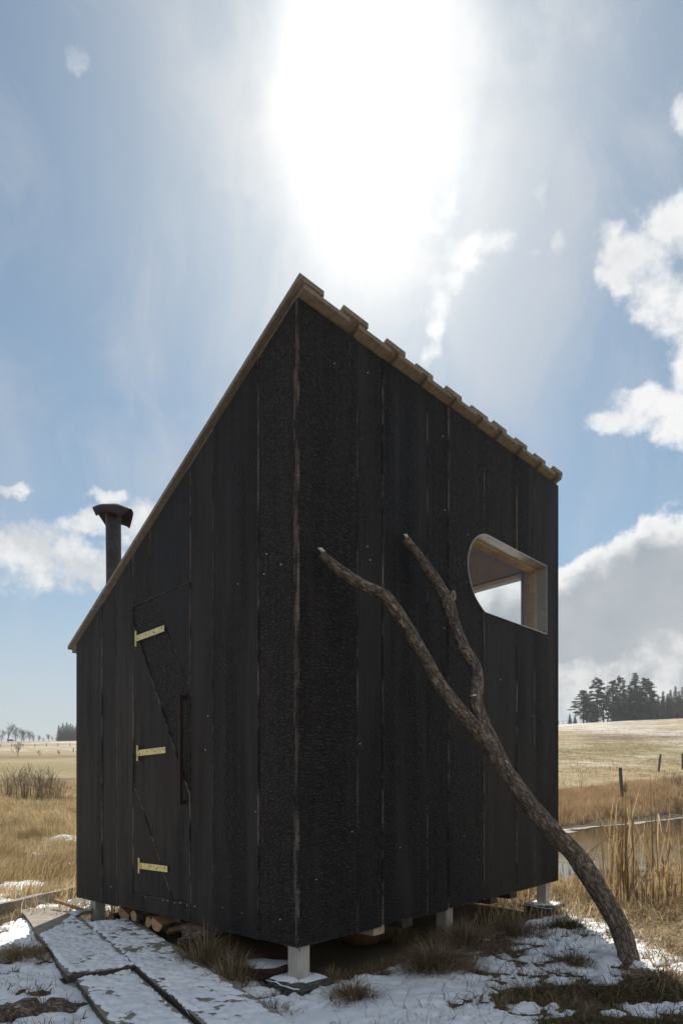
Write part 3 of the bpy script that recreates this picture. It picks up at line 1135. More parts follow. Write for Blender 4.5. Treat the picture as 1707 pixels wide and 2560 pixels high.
# above the door
vm = v_of(383)
for a, b in ((DV0, vm), (vm, DV1)):
    slab('board', wall_poly(a + 0.002, b - 0.002, DW1 + 0.004), 0.001, 0.0225 + random.uniform(-.001, .002), fl, CH, wall_door, 0.0035)
slab('board', [(DV0 + .002, -0.008), (DV1 - .002, -0.008), (DV1 - .002, DW0 - 0.004), (DV0 + .002, DW0 - .004)], 0.001, 0.0245, fl, CH, wall_door, 0.003)
# hidden sides get boards too
for k in range(12):
    a, b = k * (LV + .02) / 12, (k + 1) * (LV + .02) / 12
    for pl in strips_with_window(BWm, -b + 0.002, -a - 0.002, 9.0):
        q = [(-s, (top_v(-s) - .004) if w > 8 else w) for s, w in pl]
        slab('board', q, 0.001, 0.0225, fb, CH, wall_back, 0.003)
for k in range(13):
    a, b = k * LU / 13, (k + 1) * LU / 13
    slab('board', [(a + .002, 0), (b - .002, 0), (b - .002, top_v(LV) - 0.02), (a + .002, top_v(LV) - .02)], 0.001, 0.0195, fe, CH, wall_low, 0.003)

# door: diagonal charred boards on a ledge, brass strap hinges, wooden pull
door = slab('door', [(DV0 + .004, DW0), (DV1 - .004, DW0), (DV1 - .004, DW1), (DV0 + .004, DW1)], 0.001, 0.010, fl, CH, cabin, 0.001)


def clip(poly, p, q, side):
    """keep the part of poly on one side of the line pq"""
    def d(a):
        return ((q[0] - p[0]) * (a[1] - p[1]) - (q[1] - p[1]) * (a[0] - p[0])) * side
    out = []
    for i in range(len(poly)):
        a, b = poly[i], poly[(i + 1) % len(poly)]
        da, db = d(a), d(b)
        if da >= 0:
            out.append(a)
        if da * db < 0:
            t = da / (da - db)
            out.append((a[0] + t * (b[0] - a[0]), a[1] + t * (b[1] - a[1])))
    return out


rect = [(DV0 + .004, DW0 + .001), (DV1 - .004, DW0 + .001), (DV1 - .004, DW1 - .001), (DV0 + .004, DW1 - .001)]
lines = [(vw(410, 1538), vw(482, 1720)), (vw(341, 1556), vw(482, 1982)), (vw(343, 1739), vw(491, 2221)), (vw(343, 1960), vw(440, 2250))]
gap = 0.0028
for k in range(5):
    pl = rect
    if k > 0:
        p, q = lines[k - 1]
        pl = clip(pl, (p[0], p[1] - gap), (q[0], q[1] - gap), 1 if (q[0] - p[0]) * (-1) > 0 and False else 1) if False else pl
        # below the upper seam
        pl = clip(pl, (p[0], p[1] - gap * 2), (q[0], q[1] - gap * 2), 1)
        if not pl:
            continue
    if k < 4:
        p, q = lines[k]
        pl = clip(pl, (p[0], p[1] + gap * 2), (q[0], q[1] + gap * 2), -1)
        if len(pl) < 3:
            continue
    slab('board', pl, 0.010, (0.024, 0.0205, 0.0285, 0.0205, 0.024)[k], fl, CH, door, 0.0045)

hp = [((341, 1592), (411, 1576)), ((345, 1883), (414, 1876)), ((349, 2164), (419, 2175))]
for (a, b) in hp:
    va, wa = vw(a[0], a[1], -0.03)
    vb, wb = vw(b[0], b[1], -0.03)
    wm = (wa + wb) / 2
    hb = MB()

    def hx_(s, t, w):
        return fl(s, t, w)
    # strap (rises with the hut's own slope)
    def bx(s0, s1, w0, w1, t0, t1, mi=0):
        vs = [hx_(s, t, w) for s in (s0, s1) for t in (t0, t1) for w in (w0, w1)]
        hb.add(vs, [(0, 1, 3, 2), (4, 6, 7, 5), (0, 4, 5, 1), (2, 3, 7, 6), (0, 2, 6, 4), (1, 5, 7, 3)], mi)
    bx(vb, va - 0.004, wm - 0.021, wm + 0.021, 0.0285, 0.0325)
    hb.tube([hx_(va + 0.006, 0.030, wm - 0.055), hx_(va + 0.006, 0.030, wm - 0.019)], 0.0085, 10)
    hb.tube([hx_(va + 0.006, 0.030, wm - 0.0175), hx_(va + 0.006, 0.030, wm + 0.0175)], 0.0088, 10)
    hb.tube([hx_(va + 0.006, 0.030, wm + 0.019), hx_(va + 0.006, 0.030, wm + 0.055)], 0.0085, 10)
    bx(va + 0.010, va + 0.018, wm - 0.052, wm + 0.052, 0.024, 0.028)
    for fr_, dz in ((0.08, -.006), (0.36, .004), (0.64, -.003), (0.92, .006)):
        s = va + (vb - va) * fr_
        hb.tube([hx_(s, 0.0320, wm + dz), hx_(s, 0.0338, wm + dz)], 0.0052, 8, 1)
    hb.build('hinge', [M['brass'], M['screw']], door)

hnd = MB()
v0, w0 = vw(452, 1738, -0.06)
_, w1 = vw(455, 2012, -0.06)
for q in (0,):
    vs = [fl(s, t, w) for s in (v0 - 0.011, v0 + 0.011) for t in (0.050, 0.072) for w in (w1, w0)]
    hnd.add(vs, [(0, 1, 3, 2), (4, 6, 7, 5), (0, 4, 5, 1), (2, 3, 7, 6), (0, 2, 6, 4), (1, 5, 7, 3)])
    for w in (w1 + 0.014, w0 - 0.014):
        vs = [fl(s, t, ww) for s in (v0 - 0.010, v0 + 0.010) for t in (0.022, 0.0505) for ww in (w - 0.013, w + 0.013)]
        hnd.add(vs, [(0, 1, 3, 2), (4, 6, 7, 5), (0, 4, 5, 1), (2, 3, 7, 6), (0, 2, 6, 4), (1, 5, 7, 3)])
hnd.build('handle', [M['dark_handle']], door)

# screw heads in the boards
sc_ = MB()


def screw(f, s, w, t=0.0262, r=0.0034):
    sc_.tube([f(s, t - 0.004, w), f(s, t + 0.0015, w)], r, 6)


for px_, py_ in ((364, 2244), (407, 2252), (420, 2253), (437, 2258), (450, 2259), (468, 2264), (487, 2267), (557, 2270), (605, 2284), (277, 2218)):
    s, w = vw(px_, py_, -0.026)
    screw(fl, s, w)
for px_, py_ in ((702, 1411), (595, 1460), (660, 1435), (666, 1385), (520, 1790), (513, 1875), (700, 2300), (605, 2284), (640, 2030)):
    s, w = vw(px_, py_, -0.026)
    screw(fl, s, w)
for px_, py_ in ((925, 1400), (918, 1366), (1169, 1337), (1160, 1408), (835, 909), (920, 931), (1107, 1090), (1112, 1275), (880, 2080), (1000, 2120), (1050, 1650),
                 (1110, 1570), (1160, 2092), (1250, 1700), (1330, 1790), (900, 1860), (790, 2200), (1195, 2150)):
    s, w = uw(px_, py_, -0.026)
    screw(fr, s, w, 0.0272)
tag(sc_.build('screws', [M['steel_screw']], wall_door), kind='stuff')

# window: zinc reveal outside, pine lining inside, pane between


def ring_tube(name, win, f, t_out, t_in, thick, m_, parent, rim=0.0):
    a = win
    b = inset(win, thick)
    n = len(a)
    vs = [f(s, t_out, w) for s, w in a] + [f(s, t_out, w) for s, w in b] + [f(s, t_in, w) for s, w in b] + [f(s, t_in, w) for s, w in a]
    fs = []
    for i in range(n):
        j = (i + 1) % n
        for k in range(4):
            l = (k + 1) % 4
            fs.append((k * n + i, k * n + j, l * n + j, l * n + i))
    return mesh(name, vs, fs, m_, parent)


win = ring_tube('window', inset(WIN, 0.0012), fr, 0.034, -0.055, 0.004, M['metal'], cabin)
ring_tube('lining', inset(WIN, 0.003), fr, -0.066, -TH - 0.02, 0.020, M['pine'], win)
pane_w = inset(WIN, 0.004)
mesh('pane', [fr(s, -0.0605, w) for s, w in pane_w], [tuple(range(len(pane_w)))], M['glass'], win)
wsc = MB()
for k in (0.06, 0.25, 0.42, 0.58, 0.78):
    i0 = [p for p in win_arc(WIN, True, WUL + 0.25, WUR - 0.02)]
    s = WUL + 0.25 + (WUR - 0.27 - WUL) * k
    w = float(np.interp(s, [p[0] for p in i0], [p[1] for p in i0])) - 0.0052
    wsc.tube([fr(s, 0.012, w + .002), fr(s, 0.012, w - 0.002)], 0.005, 6)
for w in (WBOT + 0.03, WBOT + .22, WBOT + .32):
    wsc.tube([fr(WUR - 0.0035, 0.014, w), fr(WUR - 0.0075, 0.014, w)], 0.005, 6)
tag(wsc.build('screws', [M['screw']], win), kind='stuff')
bwin = ring_tube('window', [(-p[0], p[1]) for p in inset(BWm, 0.0012)][::-1], fb, 0.034, -0.05, 0.004, M['metal'], cabin)
ring_tube('lining', [(-p[0], p[1]) for p in inset(BWm, 0.003)][::-1], fb, -0.062, -TH - 0.02, -0.02, M['pine'], bwin)
pb = [(-p[0], p[1]) for p in inset(BWm, 0.004)]
mesh('pane', [fb(s, -0.056, w) for s, w in pb], [tuple(range(len(pb)))], M['glass'], bwin)

# roof: ply lining, then two layers of planks with the top layer covering the gaps
OH, EV = 0.062, 0.13
RT = WT          # underside of lower planks over the wall line


def froof(s, t, v):    # t: height above wall-top plane measured vertically
    return H(s, v, RT - SL * v + t)


roof = slab('roof', [(0.0, 0.0), (LU, 0.0), (LU, LV), (0.0, LV)], -0.016, -0.002, lambda s, t, v: froof(s, t, v), [M['ply'], M['ply']], cabin, 0.0005)
up_px = [(748.2, 809.4), (856.6, 918.4), (965, 1011.7), (1041.6, 1084), (1116.2, 1155), (1179.4, 1221), (1232.5, 1265.5), (1287.9, 1317), (1337.2, 1365), (1381.7, 1405)]
ups = [(u_of(a, -OH), u_of(b, -OH)) for a, b in up_px]
RP = [M['roof_plank'], M['roof_plank']]
for a, b in ups:
    e0, e1 = -OH - random.uniform(-.006, .008), LV + EV + random.uniform(-.01, .02)
    slab('roof_plank', [(a, e0), (b, e0), (b, e1), (a, e1)], 0.0265, 0.056, lambda s, t, v: froof(s, t, v), RP, roof, 0.002)
lo_edges = []
for i, (a, b) in enumerate(ups):
    wd = b - a
    lo_edges.append((a + 0.30 * wd, a + 0.66 * wd))
st = ups[0][0] + 0.035
for i in range(1, len(ups)):
    e0, e1 = -OH - random.uniform(-.008, .006), LV + EV + random.uniform(-.02, .01)
    en = lo_edges[i][0]
    slab('roof_plank', [(st, e0), (en, e0), (en, e1), (st, e1)], 0.0, 0.0258, lambda s, t, v: froof(s, t, v), RP, roof, 0.002)
    st = lo_edges[i][1]
    if i == len(ups) - 1:
        slab('roof_plank', [(st - 0.02 if False else st, -OH), (ups[-1][1] - .006, -OH), (ups[-1][1] - .006, LV + EV), (st, LV + EV)], 0.0, 0.0258, lambda s, t, v: froof(s, t, v), RP, roof, 0.002)

# stove pipe with a bent sheet-metal hood
pu, pvv = 0.22, v_of(284, 0.22)
pb_ = H(pu, pvv, RT - SL * pvv - 0.05)
ptop = EYE + (HY - 1287) / F * pb_.y
pipe = MB()
pipe.tube([(pb_.x, pb_.y, pb_.z), (pb_.x + .002, pb_.y, (pb_.z + ptop) / 2), (pb_.x - 0.003, pb_.y, ptop)], 0.0615, 28)
pipe.tube([(pb_.x - .003, pb_.y, ptop - 0.006), (pb_.x - 0.003, pb_.y, ptop + 0.004)], 0.0645, 28)
pipe_o = pipe.build('stove_pipe', [M['pipe']], cabin)
cv, cf = [], []
NN = 16
for i in range(NN + 1):
    for j in range(NN + 1):
        a, b = 2 * i / NN - 1, 2 * j / NN - 1          # a across, b front to back
        hw = 0.168 * (1 - 0.42 * abs(b) ** 1.6) * (0.86 + 0.14 * min(1, abs(b) * 3))
        x = a * hw
        y = b * 0.115
        z = 0.088 - 0.118 * abs(b) ** 1.7 - 0.034 * abs(a) ** 2.2 - 0.05 * x + 0.002 * math.sin(7 * a + 2 * b)
        cv.append((pb_.x - 0.004 + x, pb_.y + y, ptop + z))
n1 = NN + 1
for i in range(NN):
    for j in range(NN):
        cf.append((i * n1 + j, i * n1 + j + 1, (i + 1) * n1 + j + 1, (i + 1) * n1 + j))
cap = mesh('hood', cv, cf, M['cap'], pipe_o, smooth=True)
sm_ = cap.modifiers.new('sheet', 'SOLIDIFY')
sm_.thickness = 0.004
for dx in (-0.05, 0.05):
    stp = MB()
    stp.box((pb_.x + dx, pb_.y - 0.012, ptop + 0.02), 0.012, 0.003, 0.12)
    stp.build('hood_strap', [M['cap']], pipe_o)

# posts and floor beams below


def hut_box(name, u0, u1, v0, v1, w0, w1, m_, parent, ground_z=None):
    vs = []
    for u in (u0, u1):
        for v in (v0, v1):
            for w in (w0, w1):
                p = H(u, v, w)
                if w == w0 and ground_z is not None:
                    p.z = ground_z
                vs.append(p)
    return mesh(name, vs, [(0, 1, 3, 2), (4, 6, 7, 5), (0, 4, 5, 1), (2, 3, 7, 6), (0, 2, 6, 4), (1, 5, 7, 3)], m_, parent)


PS = 0.082
posts = []
for k, (u, v, z0) in enumerate(((0.004, 0.004, EYE - (2447 - HY) / F * 3.46), (0.01, 2.42, None), (2.86, 0.02, None), (1.40, 0.03, None), (2.2, 1.3, None), (2.86, 2.5, None), (1.4, 2.5, None))):
    c = H(u + PS / 2, v + PS / 2, 0)
    if z0 is None:
        z0 = gz(c.x, c.y) + 0.085 if (u > 2 and v < 1) else gz(c.x, c.y) - 0.02
    posts.append((u, v, z0))
    o = hut_box('support_post', u, u + PS, v, v + PS, 0, -0.001 + (0.02 if k == 0 else 0.0), M['post'], cabin, z0)
for k, v in enumerate((0.10, 1.25, 2.45)):
    hut_box('floor_beam', 0.06, LU - 0.06, v, v + 0.07, -0.06, 0.015, M['old_wood'], cabin)
for u, l in ((0.62, 0.30), (0.90, 0.25), (1.95, .4), (2.25, .4)):
    hut_box('floor_beam', u, u + 0.10, 0.012, 0.012 + l, -0.075, -0.002, M['pine'] if u == 0.62 else M['old_wood'], cabin)
# bent nail over the near post
nl = MB()
p0 = H(-0.03, -0.028, -0.012)
nl.tube([H(0.0, -0.03, 0.004), p0 + Vector((0, -.004, -.004)), p0 + Vector((0.012, -0.008, -0.012)), p0 + Vector((0.010, -0.010, -0.022))], 0.0032, 6)
nl.build('bent_nail', [M['screw']], cabin)

# stacked slabs under the outer posts, with snow on top


def footing(cu, cv_, zt, label, n=2, rot=0.0):
    c = H(cu, cv_, 0)
    e = empty('footing', (c.x, c.y, zt - 0.04 * n), label, 'footing', 'slab footings under the cabin posts')
    ang = math.atan2(U.y, U.x)
    for k in range(n):
        mb = MB()
        s = 0.26 - 0.015 * k + random.uniform(-.01, .01)
        h = 0.036
        rz = Matrix.Rotation(ang + rot + random.uniform(-.06, .06), 3, 'Z')
        mb.box((c.x + random.uniform(-.012, .012), c.y + random.uniform(-.01, .01), zt - h / 2 - k * 0.038), s, s, h, 0, rz)
        o = mb.build('slab', [M['slab']], e)
        bv = o.modifiers.new('b', 'BEVEL')
        bv.width = 0.005
        bv.segments = 1
    # snow cap
    N_ = 26
    vs, fs = [], []
    rz = Matrix.Rotation(ang + rot, 3, 'Z')
    for i in range(N_ + 1):
        for j in range(N_ + 1):
            a, b = (i / N_ - .5) * 0.255, (j / N_ - .5) * 0.255
            p = rz @ Vector((a, b, 0))
            ed = min(0.1275 - abs(a), 0.1275 - abs(b))
            t = 0.016 * float(sstep(ed, 0.0, 0.03)) + 0.006 * float(fbm2(np.array([a * 25]), np.array([b * 25]), 2, 5)[0]) - 0.007
            t -= 0.018 * float(sstep(a + b, -0.02, -0.16)) * 0.5
            vs.append((c.x + p.x, c.y + p.y, zt + t))
    for i in range(N_):
        for j in range(N_):
            fs.append((i * (N_ + 1) + j, (i + 1) * (N_ + 1) + j, (i + 1) * (N_ + 1) + j + 1, i * (N_ + 1) + j + 1))
    mesh('snow_cap', vs, fs, M['snow'], e, smooth=True)
    return e


footing(0.045, 0.045, posts[0][2] + 0.001, 'two dark stacked slabs with snow under the near corner post', 2, 0.05)
footing(2.90, 0.06, posts[2][2] + 0.001, 'snow-dusted slab stack under the post by the pond', 2, 0.1)

# ------------------------------------------------------------------ leaning forked trunk


def smooth_path(pts, rad, per=10):
    """Catmull-Rom through points with radii"""
    P = [Vector(p) for p in pts]
    out, ro = [], []
    for i in range(len(P) - 1):
        p0, p1, p2, p3 = P[max(i - 1, 0)], P[i], P[i + 1], P[min(i + 2, len(P) - 1)]
        for k in range(per):
            t = k / per
            out.append(0.5 * ((2 * p1) + (p2 - p0) * t + (2 * p0 - 5 * p1 + 4 * p2 - p3) * t * t + (3 * p1 - p0 - 3 * p2 + p3) * t ** 3))
            ro.append(rad[i] * (1 - t) + rad[i + 1] * t)
    out.append(P[-1])
    ro.append(rad[-1])
    return out, ro


def bark_tube(name, pts, rad, m_, parent=None, n=28, rough=0.10, seed=0, cap_mat=None, ridge=1.0):
    L = [0.0]
    for i in range(1, len(pts)):
        L.append(L[-1] + (pts[i] - pts[i - 1]).length)
    L = np.array(L)
    vs, at = [], []
    up = Vector((0.2, -0.6, 0.5)).normalized()
    for i, p in enumerate(pts):
        t = (pts[min(i + 1, len(pts) - 1)] - pts[max(i - 1, 0)]).normalized()
        a = (up - t * up.dot(t)).normalized()
        up = a
        c = t.cross(a)
        th = np.arange(n) * 2 * math.pi / n
        r = rad[i]
        cxn, cyn = np.cos(th) * r * 9, np.sin(th) * r * 9
        lump = fbm2(cxn + L[i] * 5 + seed, cyn + L[i] * 3.1, 3, seed)
        rid = 1 - 2 * np.abs(fbm2(th * n / 6.0 / 2.2 + 0.8 * np.sin(L[i] * 9 + seed), np.full(n, L[i] * 11), 3, seed + 9))
        rr = r * (1 + rough * lump + ridge * 0.085 * rid)
        for k in range(n):
            vs.append(p + (a * math.cos(th[k]) + c * math.sin(th[k])) * float(rr[k]))
            at.append((math.cos(th[k]) * r * 12, math.sin(th[k]) * r * 12, L[i] * 6 + seed))
    fs = []
    ix = []
    m = len(pts)
    for i in range(m - 1):
        for k in range(n):
            fs.append((i * n + k, i * n + (k + 1) % n, (i + 1) * n + (k + 1) % n, (i + 1) * n + k))
            ix.append(0)
    fs.append(tuple(range(n))[::-1])
    fs.append(tuple((m - 1) * n + k for k in range(n)))
    ix += [1, 1]
    o = mesh(name, vs, fs, [m_, cap_mat or m_], parent, ix)
    o.data.polygons.foreach_set('use_smooth', [True] * (len(fs) - 2) + [False, False])
    a_ = o.data.attributes.new('bark', 'FLOAT_VECTOR', 'POINT')
    a_.data.foreach_set('vector', np.array(at, np.float32).ravel())
    return o


def wall_dist(x, y):
    return -((x - C0.x) * V.x + (y - C0.y) * V.y)


def on_wall_plane(px, py, d):
    """point seen at a pixel, d metres out from the tall wall"""
    u = u_of(px, -d)
    p = H(u, -d, 0)
    return Vector((p.x, p.y, EYE + (HY - py) / F * p.y))


base = hit(1562, 2424)
d0 = wall_dist(base.x, base.y)
tr_px = [(1446, 2240, 30), (1444, 2205, 28), (1428, 2145, 27), (1395, 2080, 25), (1342, 1995, 27), (1312, 1955, 25), (1272, 1915, 24), (1212, 1843, 23), (1163, 1775, 22), (1118, 1703, 19.5),
         (1062, 1640, 18), (1010, 1572, 16.5), (968, 1497, 15.5), (928, 1430, 15), (884, 1370, 15.5), (832, 1345, 14.5), (782, 1310, 13.5), (737, 1272, 9.5)]
NP = len(tr_px)
pl3, rd3 = [], []
tot = sum(math.hypot(tr_px[i][0] - tr_px[i - 1][0], tr_px[i][1] - tr_px[i - 1][1]) for i in range(1, NP))
acc = 0
for i, (x, y, r) in enumerate(tr_px):
    if i:
        acc += math.hypot(x - tr_px[i - 1][0], y - tr_px[i - 1][1])
    f_ = acc / tot
    d = d0 * (1 - f_) ** 1.0 + 0.075 * f_
    p = on_wall_plane(x * dk, y * dk, d)
    pl3.append(p)
    rd3.append((0.80 + 0.09 * f_) * r * dk / F * p.y)
tree_e = empty('leaning_trunk', (pl3[0].x, pl3[0].y, pl3[0].z), 'forked bare tree trunk with rough bark leaning against the black cabin', 'tree trunk')
sp_, sr_ = smooth_path(pl3, rd3, 12)
bark_tube('trunk', sp_, sr_, M['bark'], tree_e, 32, 0.10, 3, M['cut_wood'])
br_px = [(1158, 1765, 15), (1140, 1725, 16), (1112, 1665, 15), (1092, 1610, 16), (1096, 1572, 14.5), (1092, 1535, 14), (1066, 1490, 13.5), (1046, 1440, 12.5), (1030, 1392, 15), (1008, 1345, 12.5), (976, 1298, 12), (932, 1238, 8.5)]
b3, br3 = [], []
i_f = 8
d_f = wall_dist(pl3[i_f].x, pl3[i_f].y)
for i, (x, y, r) in enumerate(br_px):
    f_ = i / (len(br_px) - 1)
    d = (d_f - 0.005) * (1 - f_) + 0.065 * f_
    p = on_wall_plane(x * dk, y * dk, d)
    b3.append(p)
    br3.append(0.94 * r * dk / F * p.y)
sp2, sr2 = smooth_path(b3, br3, 12)
branch = bark_tube('branch', sp2, sr2, M['bark'], tree_e, 26, 0.13, 17, M['cut_wood'])
d8 = wall_dist(b3[8].x, b3[8].y)
s3 = [on_wall_plane(x * dk, y * dk, d8 + q) for x, y, q in ((1032, 1402, 0), (1037, 1385, .012), (1041, 1372, .016), (1038, 1357, .014))]
sp4, sr4 = smooth_path(s3, [0.020, 0.017, 0.017, 0.013], 6)
bark_tube('stub', sp4, sr4, M['bark'], branch, 16, 0.1, 29, M['cut_wood'])
sn = MB()


def snow_lump(p, rx, ry, rz, parent, axis=None):
    vs, fs = [], []
    n, m = 10, 6
    q = Vector((0, 0, 1))
    ax = (axis or Vector((1, 0, 0))).normalized()
    side = ax.cross(q).normalized()
    upv = side.cross(ax)
    for i in range(m + 1):
        ph = math.pi * i / m
        for k in range(n):
            th = 2 * math.pi * k / n
            j = 1 + 0.25 * math.sin(3 * th + i)
            vs.append(Vector(p) + ax * (rx * math.sin(ph) * math.cos(th) * j) + side * (ry * math.sin(ph) * math.sin(th) * j) + upv * (rz * math.cos(ph)))
    for i in range(m):
        for k in range(n):
            fs.append((i * n + k, (i + 1) * n + k, (i + 1) * n + (k + 1) % n, i * n + (k + 1) % n))
    mesh('snow_patch', vs, fs, M['snow'], parent, smooth=True)


top_end = sp_[-1]
snow_lump(top_end + Vector((0.006, 0, 0.017)), 0.026, 0.016, 0.008, tree_e, sp_[-4] - sp_[-1])
snow_lump(sp2[-1] + Vector((0.002, 0, 0.016)), 0.020, 0.014, 0.008, tree_e, sp2[-4] - sp2[-1])
kf = 7 * 12
snow_lump(sp_[kf] + Vector((-0.01, -0.01, sr_[kf] * 1.02)), 0.04, 0.018, 0.008, tree_e, sp_[kf + 3] - sp_[kf])
snow_lump(b3[3] + Vector((-0.012, -.02, br3[3] * 0.75)), 0.022, 0.012, 0.006, tree_e, Vector((1, 0, .15)))
snow_lump(b3[0] + Vector((0.0, -0.025, br3[0] * 1.0)), 0.03, 0.015, 0.008, tree_e, Vector((1, .2, -.7)))

# ------------------------------------------------------------------ walkway planks with snow


def plank(name, s0, s1, t0, t1, z0, z1, thick, label, group, snow=None, m_='plank', zig=0.0):
    """board along the walkway; z0 and z1 are top heights at the far and near end"""
    mb = MB()
    n = 14
    vs = []
    for i in range(n + 1):
        f_ = i / n
        s = s0 + (s1 - s0) * f_
        z = z0 + (z1 - z0) * f_
        w = 0.006 * math.sin(s * 7 + t0 * 5) + random.uniform(-.004, .004)
        for (t, dz) in ((t0 + w, 0), (t1 + w * .6, 0), (t1 + w * .6, -thick), (t0 + w, -thick)):
            vs.append(plank_pt(s, t, z + dz))
    fs, ix = [], []
    for i in range(n):
        for k in range(4):
            l = (k + 1) % 4
            fs.append((i * 4 + k, i * 4 + l, (i + 1) * 4 + l, (i + 1) * 4 + k))
            ix.append(0 if k == 0 else 1)
    fs += [(0, 3, 2, 1), (n * 4, n * 4 + 1, n * 4 + 2, n * 4 + 3)]
    ix += [1, 1]
    o = mesh(name, vs, fs, [M[m_], M['old_wood']], None, ix)
    tag(o, label, 'plank', group)
    if snow is not None:
        ss = np.arange(s0, s1, 0.012)
        ts = np.arange(t0 + 0.004, t1 - 0.002, 0.012)

        def zf(a, b):
            P = L0
            x = P.x + A_DIR.x * b + A_NRM.x * a
            y = P.y + A_DIR.y * b + A_NRM.y * a
            z = z0 + (z1 - z0) * (b - s0) / (s1 - s0)
            return x, y, z
        vv, qq = snow_sheet('snow_cover', ts, ss, zf, snow, 0.02)
        np_mesh('snow_cover', vv, qq, None, M['snow'], o, smooth=True)
    return o


def psnow(seed, bare_s=None, edge=(0, 1)):
    def f(t, s):
        x = L0.x + A_DIR.x * s + A_NRM.x * t
        y = L0.y + A_DIR.y * s + A_NRM.y * t
        h = 0.0062 + 0.011 * fbm2(x * 4, y * 4, 3, seed) + 0.012 * fbm2(x * 16, y * 22, 3, seed + 3) + 0.014 * fbm2(x * 48, y * 60, 2, seed + 5)
        # footprints
        for (a, b, r) in ((0.12, -0.9, .06), (0.2, -0.45, .05), (0.2, 0.05, .055), (0.42, -0.35, .05), (0.5, 0.25, .05), (0.14, .42, .05), (0.45, -.75, .055)):
            q = np.exp(-(((t - a) / (r * .7)) ** 2 + ((s - b) / (r * 1.5)) ** 2))
            h = h - 0.020 * q * (0.55 + 0.75 * noise2(x * 40, y * 40, seed))
        h = h - 0.012 * (1 - sstep(t - edge[0], 0, 0.03)) - 0.012 * sstep(t - edge[1], -0.05, 0) * (1 + fbm2(x * 10, y * 10, 2, 9))
        h = h - 0.007 * sstep(t, 0.42, 0.66) * sstep(-s, -0.9, 0.4)
        if bare_s is not None:
            h = h - 0.06 * (1 - sstep(s + bare_s[1] * t + 0.05 * fbm2(x * 6, y * 6, 2, 4), bare_s[0] - 0.02, bare_s[0] + 0.02))
        return h
    return f


# where the cabin's shadow keeps the snow: line across the left board from photo
pA = on_plane(98, 2345, 0.06)
pB = on_plane(187, 2292, 0.06)
sA, tA = (pA - L0).dot(A_DIR), (pA - L0).dot(A_NRM)
sB, tB = (pB - L0).dot(A_DIR), (pB - L0).dot(A_NRM)
kk = -(sB - sA) / (tB - tA)
far_s = (on_plane(40, 2281, 0.07) - L0).dot(A_DIR)
plank('plank', far_s, 0.02, 0.0, 0.36, 0.085, 0.062, 0.035, 'wide left walkway board, snowy but bare at its sunlit far end', 'walkway boards', psnow(91, (sA + kk * tA, kk), (0, .36)))
plank('plank', 0.05, 1.75, 0.03, 0.335, 0.046, 0.05, 0.035, 'short snow-covered walkway board at the bottom edge left of the gap', 'walkway boards', psnow(95, None, (.03, .335)))
b_s = (on_plane(335, 2300, 0.06) - L0).dot(A_DIR)
plank('plank', b_s, 1.75, 0.352, 0.69, 0.07, 0.06, 0.035, 'long snow-covered walkway board nearest the cabin door', 'walkway boards', psnow(99, None, (.352, .69)))

# heavy timber lying behind the walkway
q0, q1 = on_plane(-160, 2345, 0.0), on_plane(195, 2247, 0.02)
ax_ = (q1 - q0).normalized()
tm = MB()
lenb = (q1 - q0).length
sd_ = Vector((-ax_.y, ax_.x, 0)).normalized()
if sd_.y < 0:
    sd_ = -sd_
vs = []
for i in range(13):
    f_ = i / 12
    p = q0 + (q1 - q0) * f_
    z = -0.02 + 0.0 * f_
    for a, h in ((0, 0), (0, 0.145), (0.06, 0.148), (0.06, 0.0)):
        vs.append((p.x + sd_.x * a, p.y + sd_.y * a, gz(p.x, p.y) * 0.3 + z + h + 0.004 * math.sin(i * 1.7 + a * 20)))
fs = []
for i in range(12):
    for k in range(4):
        l = (k + 1) % 4
        fs.append((i * 4 + k, i * 4 + l, (i + 1) * 4 + l, (i + 1) * 4 + k))
fs += [(0, 3, 2, 1), (48, 49, 50, 51)]
tag(mesh('timber', vs, fs, M['plank']), 'long weathered plank on edge lying in the grass behind the walkway', 'timber')

# axe and tubing lying by the far end of the walkway
h0, h1 = on_plane(139, 2252, 0.15), on_plane(178, 2270, 0.115)
h2 = on_plane(216, 2280, 0.10)
axe = empty('axe', (h1.x, h1.y, 0.0), 'axe with a brown wooden handle lying at the end of the walkway board', 'axe')
mb = MB()
mb.tube([h0, h0.lerp(h2, 0.33), h0.lerp(h2, .66), h2], [0.016, 0.0135, 0.014, 0.017], 10)
mb.build('handle', [M['handle']], axe, True)
mb = MB()
dirh = (h2 - h0).normalized()
pr = Vector((-dirh.y, dirh.x, 0)).normalized()
hv = []
for (a, b, c) in ((-.035, -.03, .016), (.035, -.03, .016), (.03, .045, .014), (-.03, .045, .014), (-.05, .13, .002), (.055, .13, .002)):
    for s in (-1, 1):
        hv.append(h2 + dirh * a - pr * b + Vector((0, 0, s * c)))
hf = [(0, 2, 4, 6), (1, 7, 5, 3), (0, 1, 3, 2), (6, 4, 10, 8), (7, 9, 11, 5), (2, 3, 5, 4), (6, 7, 1, 0), (4, 5, 11, 10), (8, 9, 7, 6), (8, 10, 11, 9)]
mb.add(hv, hf)
mb.build('axe_head', [M['metal']], axe)
tb = MB()
cc = on_plane(195, 2262, 0.06)
pts_ = []
for i in range(70):
    th = i / 69 * 2 * math.pi * 2.6
    r = 0.085 + 0.006 * math.sin(th * .7)
    pts_.append((cc.x + r * math.cos(th) * 1.15, cc.y + r * math.sin(th), 0.055 + 0.03 * (i / 69) + 0.012 * math.sin(th)))
tb.tube(pts_, 0.0055, 7)
tag(tb.build('tubing_coil', [M['tube']], None, True), 'small coil of pale shiny tubing beside the axe', 'tubing')

# ------------------------------------------------------------------ firewood under the door side


